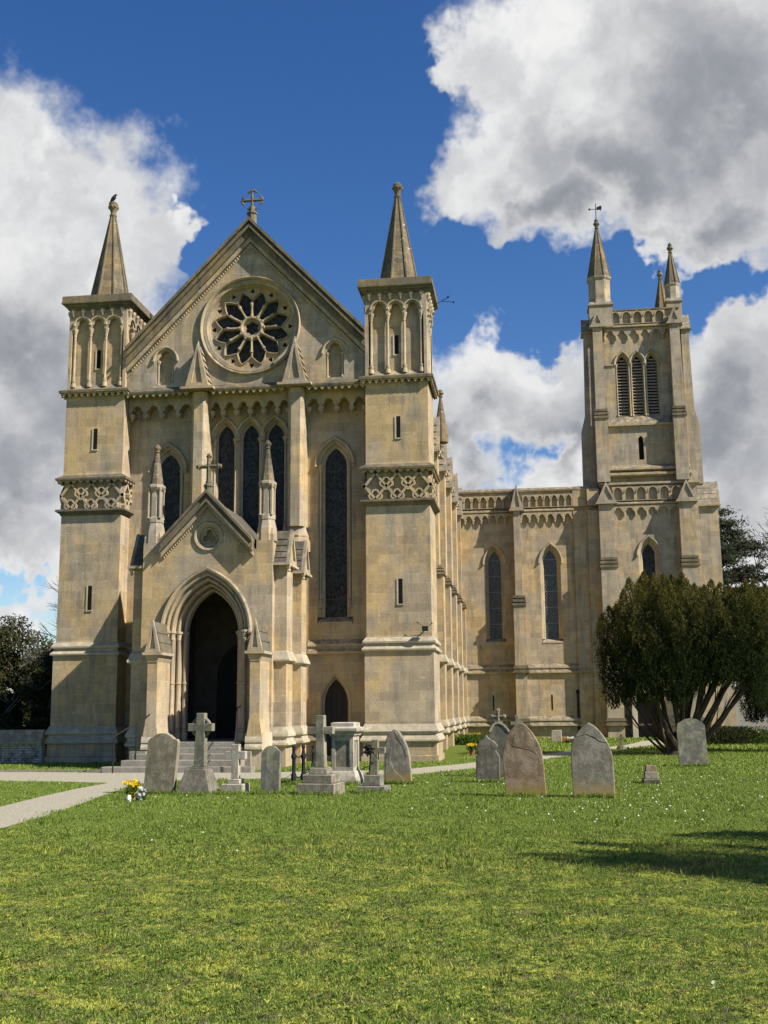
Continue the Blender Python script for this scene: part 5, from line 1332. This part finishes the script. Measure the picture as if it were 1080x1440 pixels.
V.append(np.stack([np.stack([Xr, Yr, z_*.6], 1), np.stack([Xr+ux*L_*.6-uy*w_*.5, Yr+uy*L_*.6+ux*w_*.5, z_*1.3], 1), np.stack([Xr+ux*L_, Yr+uy*L_, z_], 1), np.stack([Xr+ux*L_*.6+uy*w_*.5, Yr+uy*L_*.6-ux*w_*.5, z_*1.3], 1)], 1).reshape(-1, 3))
i = np.arange(m_)*4+Nn; Fc.append(np.stack([i, i+1, i+2], 1)); Fc.append(np.stack([i, i+2, i+3], 1)); Nn += 4*m_; T.append(np.repeat(rg.uniform(.0, .9, m_), 4))
tag(raw('grass', np.concatenate(V), np.concatenate(Fc), 'blade', attr={'tint': np.concatenate(T)}), 'short spring grass of the churchyard lawn', 'grass', kind='stuff')
# daisies
def flat_flowers(X, Y, r, z, mat, name, label):
    n = len(X); a = np.arange(6)*2*PI/6; tl = rg.uniform(-.5, .5, (n, 2))
    v = np.zeros((n, 7, 3)); v[:, 0] = np.stack([X, Y, z+0*X], 1)
    for k_ in range(6):
        v[:, k_+1, 0] = X+r*math.cos(a[k_]); v[:, k_+1, 1] = Y+r*math.sin(a[k_]); v[:, k_+1, 2] = z+r*(math.cos(a[k_])*tl[:, 0]+math.sin(a[k_])*(tl[:, 1]+.45))
    i = np.arange(n)*7; f = np.concatenate([np.stack([i, i+1+k_, i+1+(k_+1) % 6], 1) for k_ in range(6)])
    o = raw(name, v.reshape(-1, 3), f, mat); tag(o, label, 'flowers', kind='stuff'); return o
X, Y = [], []
for (px, py, n, sp) in ((780, 1100, 60, 1.3), (700, 1095, 40, 1.2), (900, 1110, 70, 1.6), (960, 1125, 60, 1.4), (840, 1140, 40, 1.2), (600, 1108, 40, 1.2), (1010, 1100, 60, 1.5), (660, 1130, 20, 1.3), (200, 1150, 14, .8), (300, 1120, 20, 1.0), (60, 1112, 14, 1.0), (940, 1150, 30, 1.0), (260, 1180, 10, .6), (1000, 1405, 4, .15), (950, 1255, 2, .05)):
    x, y = G(px, py); X += list(rg.normal(x, sp, n)); Y += list(rg.normal(y, sp, n))
X, Y = np.array(X), np.array(Y); q = np.ones(len(X), bool)
for p in PATHS: q &= ~inside(p, X, Y)
flat_flowers(X[q][::2], Y[q][::2], .0115, .05, 'daisy_white', 'daisy', 'white daisies scattered through the lawn')

# leaves helper
def leaf_quads(C, s, dirs=None, spread=1.0, asp=.45):
    """rhombic leaves at points C; dirs: preferred long axis"""
    n = len(C); d = rg.normal(size=(n, 3))
    if dirs is not None: d = dirs+d*spread*.5
    d /= np.linalg.norm(d, axis=1, keepdims=True)+1e-9
    r_ = rg.normal(size=(n, 3)); b_ = np.cross(d, r_); b_ /= np.linalg.norm(b_, axis=1, keepdims=True)+1e-9
    L = (s*rg.uniform(.6, 1.3, n))[:, None]
    v = np.stack([C-d*L*.5, C+b_*L*asp*.5, C+d*L*.5, C-b_*L*asp*.5], 1).reshape(-1, 3)
    i = np.arange(n)*4; return v, np.stack([i, i+1, i+2, i+3], 1)
# Irish yew: many upright plumes on fanned stems
def yew(name, label, x, y, plumes, seed, dens=1.0, crown_label=None):
    rr = np.random.default_rng(seed); e = tag(empty(name, (x, y, 0)), label, 'tree')
    P_ = []; D_ = []; tp = []
    st = MB(); pr = random.Random(seed)
    for (bx, by, z0, z1, R_, lx, ly) in plumes:
        n = int(dens*4200*R_*(z1-z0)/.8); t_ = rr.uniform(0, 1, n)**.9
        prof = R_*np.minimum(1, (t_+.06)*4.0)**.6*np.clip((1-t_)*4.2, .02, 1)**.65
        a = rr.uniform(0, 2*PI, n)
        lob = 1+.30*np.sin(a*3+t_*11+bx*7)+.34*np.sin(a*4-t_*23+by*5)+.2*np.sin(a*7+t_*37+bx)
        rad = prof*.86*lob*np.sqrt(rr.uniform(.5, 1.05, n))
        c_ = np.stack([bx+lx*t_+rad*np.cos(a), by+ly*t_+rad*np.sin(a), z0+(z1-z0)*t_+rr.normal(0, .03, n)], 1)
        P_.append(c_); D_.append(np.stack([np.cos(a)*.55, np.sin(a)*.55, np.full(n, 1.0)], 1)); tp.append(np.clip(-.05+1.05*t_**1.35*(.5+.5*(z1/6.0))+.25*(rad/R_-.7), 0, 1))
        q0 = Vector((pr.uniform(-.3, .3), pr.uniform(-.25, .25), -.05)); q3 = Vector((bx+lx*.5, by+ly*.5, z0+(z1-z0)*.45)); q1 = q0.lerp(q3, .3)+Vector((bx*.10, by*.10, -.1)); q2 = q0.lerp(q3, .65)+Vector((bx*.08, by*.08, 0))+Vector((pr.uniform(-.08, .08), pr.uniform(-.08, .08), 0))
        r0 = pr.choice((.035, .045, .06, .085)); st.tube([q0, q1, q2, q3], [r0*1.3, r0, r0*.7, r0*.3], 6)
        for _ in range(2):
            w0 = q1.lerp(q2, pr.random()); w1 = w0+Vector((bx*.12+pr.uniform(-.25, .25), by*.1+pr.uniform(-.2, .2), pr.uniform(.5, .9))); st.tube([w0, w0.lerp(w1, .5)+Vector((0, 0, -.04)), w1], [.022, .016, .006], 4)
    st.lathe(0, 0, [(.5, -.1), (.42, .15), (.3, .5), (.05, .75)], 10)
    obj('trunk', st, 'bark', e, smooth=True)
    C = np.concatenate(P_); v, f = leaf_quads(C, .058, np.concatenate(D_), 1.0, .45)
    raw('crown', v, f, 'yew', e, attr={'tip': np.repeat(np.concatenate(tp), 4)}); return e
pr = random.Random(11); yx, yy = 7.75, 3.0
pl = []
def ppx(px, ytop, ybot, dy, R_):
    Yp = yy+dy; x1, z1 = P(px, ytop+pr.uniform(-9, 9), Yp); _, z0 = P(px, ybot+(14 if px > 940 else 4), Yp); pl.append((x1-yx-(x1-yx)*.12, dy, z0, z1, R_, (x1-yx)*.12, dy*.05))
for px, yt, yb_, dy, R_ in ((846, 866, 990, 0, .36), (856, 852, 985, -.5, .38), (866, 842, 978, .3, .36), (884, 814, 968, -.2, .38), (876, 830, 972, -.7, .36), (897, 822, 975, -.9, .40), (905, 810, 975, .2, .40), (918, 808, 978, -.5, .42), (930, 806, 980, -1.0, .42), (945, 804, 975, -.1, .44), (938, 824, 985, -1.1, .36),
                         (958, 810, 970, -.8, .42), (965, 822, 965, .4, .38), (976, 816, 955, -.4, .38), (990, 820, 945, -.9, .38), (1000, 824, 950, .2, .36), (1012, 812, 945, -.3, .42), (1008, 832, 950, -1.0, .38), (1024, 820, 940, .1, .40), (1036, 824, 938, -.6, .40), (1048, 822, 940, -.9, .40), (1060, 824, 945, -.1, .42), (1066, 826, 955, -.6, .42), (1052, 840, 950, .5, .36), (1076, 828, 965, -.3, .42), (1084, 834, 985, .1, .42),
                         (872, 880, 990, -.9, .32), (892, 870, 985, -1.1, .34), (912, 880, 985, -1.2, .32), (1020, 850, 950, -1.1, .32), (1040, 860, 955, -1.0, .30), (980, 850, 960, -1.1, .32), (955, 860, 980, -1.2, .30), (850, 895, 992, -.3, .3), (1072, 870, 980, -.7, .34),
                         (900, 818, 965, .9, .4), (940, 814, 960, 1.0, .4), (985, 818, 950, 1.0, .4), (1030, 822, 945, .9, .4), (870, 846, 975, .8, .36), (1060, 826, 950, .9, .4)):
    ppx(px, yt, yb_, dy, R_)
yew('yew_tree', 'broad bronze-tipped Irish yew with fanned bare stems beside the tower', yx, yy, pl, 5)
# a second yew beyond the right edge, and one out of the frame that shades the lawn
pl2 = []
for i in range(16):
    a = pr.uniform(0, 2*PI); r_ = 1.4*math.sqrt(pr.random()); pl2.append((r_*math.cos(a), r_*math.sin(a), .9+.3*pr.random(), 5.0+pr.uniform(-.5, .5), .42, r_*.1*math.cos(a), 0))
yew('yew_tree', 'dark dense yew at the right edge of the photograph behind the fanned yew', 12.0, 5.2, pl2, 6, .8)
pl3 = []
for i in range(24):
    a = pr.uniform(0, 2*PI); r_ = 2.1*math.sqrt(pr.random()); pl3.append((r_*math.cos(a), r_*math.sin(a), .5, 6.2-.8*r_+pr.uniform(-.5, .5), .5, 0, 0))
yew('yew_tree', 'upright dark yew at the near right side of the lawn, casting the long foreground shadow', 10.0, -24.1, pl3, 8, .6)

# --- bushy trees behind the left wall
def bush_tree(name, label, x, y, h, rx, ry, mat, seed, n=26000, leaf=.14, trunk_h=1.0, twigs=0, group=None, gap=.0):
    rr = np.random.default_rng(seed); pr_ = random.Random(seed); e = tag(empty(name, (x, y, 0)), label, 'tree', group)
    k_ = 60; cx = rr.normal(size=(k_, 3)); cx /= np.linalg.norm(cx, axis=1, keepdims=True); cx *= rr.uniform(.25, 1, (k_, 1))**.5
    cen = np.stack([cx[:, 0]*rx*.8, cx[:, 1]*ry*.8, trunk_h+(h-trunk_h)*(.5+.45*cx[:, 2])], 1); cr_ = rr.uniform(.16, .32, k_)*min(rx, h/2)*1.1
    w_ = rr.integers(0, k_, n); d = rr.normal(size=(n, 3)); d /= np.linalg.norm(d, axis=1, keepdims=True); rad = cr_[w_]*rr.uniform(.45, 1.08, n)
    C = cen[w_]+d*rad[:, None]*np.array([1, 1, .8]); C = C[C[:, 2] > .15]; dd = d[:len(C)]
    v, f = leaf_quads(C, leaf, None, 1, .5); raw('crown', v, f, mat, e)
    t_ = MB(); t_.tube([(0, 0, -.1), (.05, 0, h*.4), (0, .1, h*.8)], [h*.035, h*.022, .02], 7)
    for i in range(24): c_ = cen[i]; t_.tube([(0, 0, h*.2+.25*c_[2]), tuple((np.array([0, 0, h*.25+.25*c_[2]])+c_)/2-np.array([0, 0, .1])), tuple(c_)], [h*.013, h*.008, .01], 5)
    obj('trunk', t_, 'bark', e)
    if twigs:
        tw = MB()
        for i in range(twigs):
            c_ = Vector(cen[pr_.randrange(k_)]); 
            for j in range(5):
                dv = Vector((pr_.uniform(-1, 1), pr_.uniform(-1, .2), pr_.uniform(.2, 1.3)))*pr_.uniform(.4, .9)
                tw.tube([c_, c_+dv*.5+Vector((pr_.uniform(-.1, .1), 0, 0)), c_+dv], [.03, .02, .008], 4)
        obj('twigs', tw, 'twig', e)
    return e
GT = 'evergreens behind the low left wall'
bush_tree('evergreen_tree', 'olive-brown leafy tree with pale bare twigs left of the church', -24.8, 24.0, 6.5, 4.6, 3.0, 'olive', 21, 60000, .17, .2, twigs=120)
bush_tree('evergreen_tree', 'dark bushy evergreen close against the left turret', -13.9, 4.6, 3.9, 1.7, 1.8, 'dark_green', 22, 52000, .10, .1, twigs=14)
bush_tree('evergreen_tree', 'low dark evergreen bush behind the left end of the wall', -16.4, 2.4, 2.5, 2.3, 1.3, 'dark_green', 23, 46000, .10, .05, twigs=6)
bush_tree('evergreen_tree', 'tall dark green tree at the left edge behind the others', -33.0, 22.0, 8.0, 4.2, 3, 'dark_green', 24, 40000, .15, .2)
rr_ = np.random.default_rng(71); n_ = 42000
C = np.stack([rr_.uniform(-4.6, 3.2, n_), rr_.uniform(-.5, .5, n_), rr_.uniform(0, 1, n_)**.7*(1.35+.25*np.sin(np.linspace(0, 1, n_)*0))], 1); C[:, 2] *= 1+.15*np.sin(C[:, 0]*2.1)+.1*np.sin(C[:, 0]*5.3)
hd = tag(empty('hedge', (-15.8, .55, 0)), 'dark untrimmed hedge right behind the low left wall', 'hedge'); v, f = leaf_quads(C, .10, None, 1, .5); raw('leaves', v, f, 'dark_green', hd)
# bare trees
def bare_tree(name, label, x, y, h, seed, lean=(0, 0), depth=6, r0=.16, mat='twig', spread=.75):
    pr_ = random.Random(seed); e = tag(empty(name, (x, y, 0)), label, 'tree'); tr_m = MB(); br_m = MB()
    def grow(p, d, L, r_, k_):
        q = p+d*L; m_ = tr_m if k_ <= 1 else br_m; mid = p.lerp(q, .5)+Vector((pr_.uniform(-1, 1), pr_.uniform(-1, 1), 0))*L*.07
        m_.tube([p, mid, q], [r_, r_*.85, r_*.68], 6 if k_ < 3 else 4)
        if k_ >= depth: return
        for i in range(2 if k_ < 1 else 3):
            nd = (d+Vector((pr_.gauss(0, 1), pr_.gauss(0, 1), pr_.gauss(.12, .6)))*spread*.75).normalized(); grow(q if i else p.lerp(q, .85), nd, L*pr_.uniform(.62, .85), r_*.66, k_+1)
    grow(Vector((0, 0, -.1)), Vector((lean[0], lean[1], 1)).normalized(), h*.27, r0, 0)
    obj('trunk', tr_m, 'bark', e); obj('branches', br_m, mat, e); return e
bare_tree('bare_tree', 'bare leafless tree showing pale twigs above the left evergreens', -17.6, 14.0, 8.2, 31, depth=6, r0=.12)
bare_tree('bare_tree', 'bare leafless tree against the sky at the right edge', 20.9, 45.0, 16.5, 33, lean=(-.03, 0), depth=7, r0=.25, mat='bark')
# cedar right of the tower
def cedar(label, x, y, h, seed):
    rr = np.random.default_rng(seed); pr_ = random.Random(seed); e = tag(empty('cedar_tree', (x, y, 0)), label, 'tree'); t_ = MB(); t_.tube([(0, 0, -.1), (.1, 0, h*.5), (0, 0, h)], [.4, .28, .05], 8); C = []
    for i in range(80):
        z = h*(.2+.8*(i+pr_.random())/80); a = pr_.uniform(0, 2*PI); L = min(5.2, (h-z)*.75*pr_.uniform(.6, 1.15)+.8)
        ex = Vector((L*math.cos(a), L*math.sin(a), z+L*.12)); t_.tube([(0, 0, z-.3), (ex.x*.5, ex.y*.5, z+L*.1), ex], [.10, .06, .02], 5)
        for k_ in range(int(4+L*3.2)):
            s_ = pr_.uniform(.3, 1.05); c_ = np.array([ex.x*s_+pr_.gauss(0, .3), ex.y*s_+pr_.gauss(0, .3), z+L*.12*s_]); n = 60
            C.append(c_+rr.normal(size=(n, 3))*np.array([.42, .42, .13]))
    obj('trunk', t_, 'bark', e); C = np.concatenate(C); v, f = leaf_quads(C, .26, None, 1, .3); raw('crown', v, f, 'cedar', e); return e
cedar('dark layered cedar rising behind the right side of the tower', 15.6, 42.0, 14.6, 41)
bush_tree('evergreen_tree', 'grey-green shrubby tree low beside the cedar behind the flint wall', 20.5, 36.0, 8.0, 4.5, 3, 'cedar', 25, 30000, .2)
# shrubs at the flint wall, right
def clump(name, label, px, py, r_, h, mat, n, seed, flowers=None, leaf=.16, cat='plant', fl_n=0, fl_mat='yellow', pot=None):
    rr = np.random.default_rng(seed); x, y = G(px, py); e = tag(empty(name, (x, y, 0)), label, cat)
    C = np.stack([rr.normal(0, r_*.5, n), rr.normal(0, r_*.4, n), rr.uniform(.02, h, n)*.9], 1); d = np.stack([C[:, 0]*.8, C[:, 1]*.8, np.full(n, 1.0)], 1)
    if pot: C[:, 2] += pot; C[:, :2] *= .6
    v, f = leaf_quads(C, leaf, d, .7, .22); raw('leaves', v, f, mat, e)
    if fl_n:
        m_ = MB()
        for i in range(fl_n):
            a, b_, z = rr.normal(0, r_*.5), rr.normal(0, r_*.4), h*rr.uniform(.75, 1.1)+(pot or 0)
            if pot: a *= .7; b_ *= .7
            for k_ in range(5):
                an = k_*2*PI/5; s_ = .03; m_.add([(a, b_, z), (a+s_*math.cos(an), b_-.01, z+s_*math.sin(an)), (a+s_*1.2*math.cos(an+.6), b_-.018, z+s_*1.2*math.sin(an+.6)), (a+s_*math.cos(an+1.2), b_-.01, z+s_*math.sin(an+1.2))], [(0, 1, 2, 3)])
            m_.tube([(a, b_, z), (a, b_-.03, z)], [.012, .016], 5)
        obj('flower_heads', m_, fl_mat, e)
    if pot:
        m_ = MB(); m_.lathe(0, 0, [(.07, 0), (.10, pot), (.11, pot), (.11, pot+.02), (.05, pot+.02)], 9); obj('pot', m_, 'pot', e)
    return e
clump('daffodil_clump', 'leafy daffodils growing at the foot of the nave buttresses', 655, 1047, .9, .45, 'leaf', 2600, 51, fl_n=30)
clump('potted_flowers', 'small pot of yellow flowers beside the path near the buttresses', 664, 1062, .22, .2, 'leaf', 200, 52, fl_n=40, cat='flowers', pot=.16)
clump('daffodil_clump', 'white daffodils standing below the shaded transept wall', 756, 1037, .7, .42, 'leaf', 1100, 53, fl_n=22, fl_mat='white')
clump('grave_flowers', 'orange and red flowers beside the square pale headstone', 797, 1046, .28, .22, 'leaf', 250, 54, fl_n=30, fl_mat='orange', cat='flowers', leaf=.1)
clump('grave_flowers', 'white flowers right of the orange ones below the transept', 807, 1046, .22, .26, 'leaf', 200, 55, fl_n=30, fl_mat='white', cat='flowers', leaf=.1)
clump('shrub', 'low dark shrub in the grass before the flint wall', 1022, 1047, 1.4, .8, 'dark_green', 5000, 56, leaf=.14)
clump('shrub', 'green weedy shrub at the right edge before the flint wall', 1068, 1046, 1.2, .6, 'leaf', 2500, 57, leaf=.16, fl_n=10)
# flowers by the buff headstone
x, y, s = local(186, 1126); e = tag(empty('flower_pot', (x, y, 0)), 'yellow daffodils in a pot on the lawn by the path', 'flowers')
m = MB(); m.lathe(0, 0, [(.055, 0), (.075, .14), (.08, .15), (.05, .15)], 10); obj('pot', m, 'yellow', e)
rr = np.random.default_rng(61); C = np.stack([rr.normal(0, .06, 160), rr.normal(0, .05, 160), rr.uniform(.12, .3, 160)], 1); v, f = leaf_quads(C, .12, np.tile([0, 0, 1.0], (160, 1)), .6, .15); raw('leaves', v, f, 'leaf', e)
def heads(par, mat, n, c, sp, seed, r_=.03, name='flower_heads'):
    q = random.Random(seed); m_ = MB()
    for i in range(n):
        a, b_, z = q.gauss(c[0], sp[0]), q.gauss(c[1], sp[1]), q.gauss(c[2], sp[2]); yaw_ = q.uniform(-.7, .7)
        for k_ in range(6):
            an = k_*PI/3; ux, uz = math.cos(an)*r_, math.sin(an)*r_; vx_, vz_ = math.cos(an+.5)*r_*1.25, math.sin(an+.5)*r_*1.25; wx_, wz_ = math.cos(an+1)*r_, math.sin(an+1)*r_
            m_.add([(a, b_, z), (a+ux, b_-.012+ux*yaw_, z+uz), (a+vx_, b_-.02+vx_*yaw_, z+vz_), (a+wx_, b_-.012+wx_*yaw_, z+wz_)], [(0, 1, 2, 3)])
        m_.tube([(a, b_, z), (a, b_-.035, z)], [.011, .017], 6)
    return obj(name, m_, mat, par)
heads(e, 'yellow', 26, (0, -.03, .29), (.07, .05, .03), 62)
x2, y2, s = local(198, 1127); e2 = tag(empty('flower_bunch', (x2, y2, 0)), 'white and grey withered flowers beside the yellow daffodils', 'flowers')
heads(e2, 'white', 20, (0, -.02, .12), (.07, .05, .05), 63, .028)
C = np.stack([rr.normal(0, .08, 140), rr.normal(0, .05, 140), rr.uniform(.0, .2, 140)], 1); v, f = leaf_quads(C, .09, None, 1, .25); raw('leaves', v, f, 'dark_green', e2)
x3, y3, s = local(181, 1128); e3 = tag(empty('flower_wrap', (x3, y3, 0)), 'small white paper wrap lying before the daffodil pot', 'wrapping')
m = MB(); m.lathe(0, 0, [(.035, 0), (.045, .06), (.03, .12)], 8); obj('paper', m, 'white', e3)
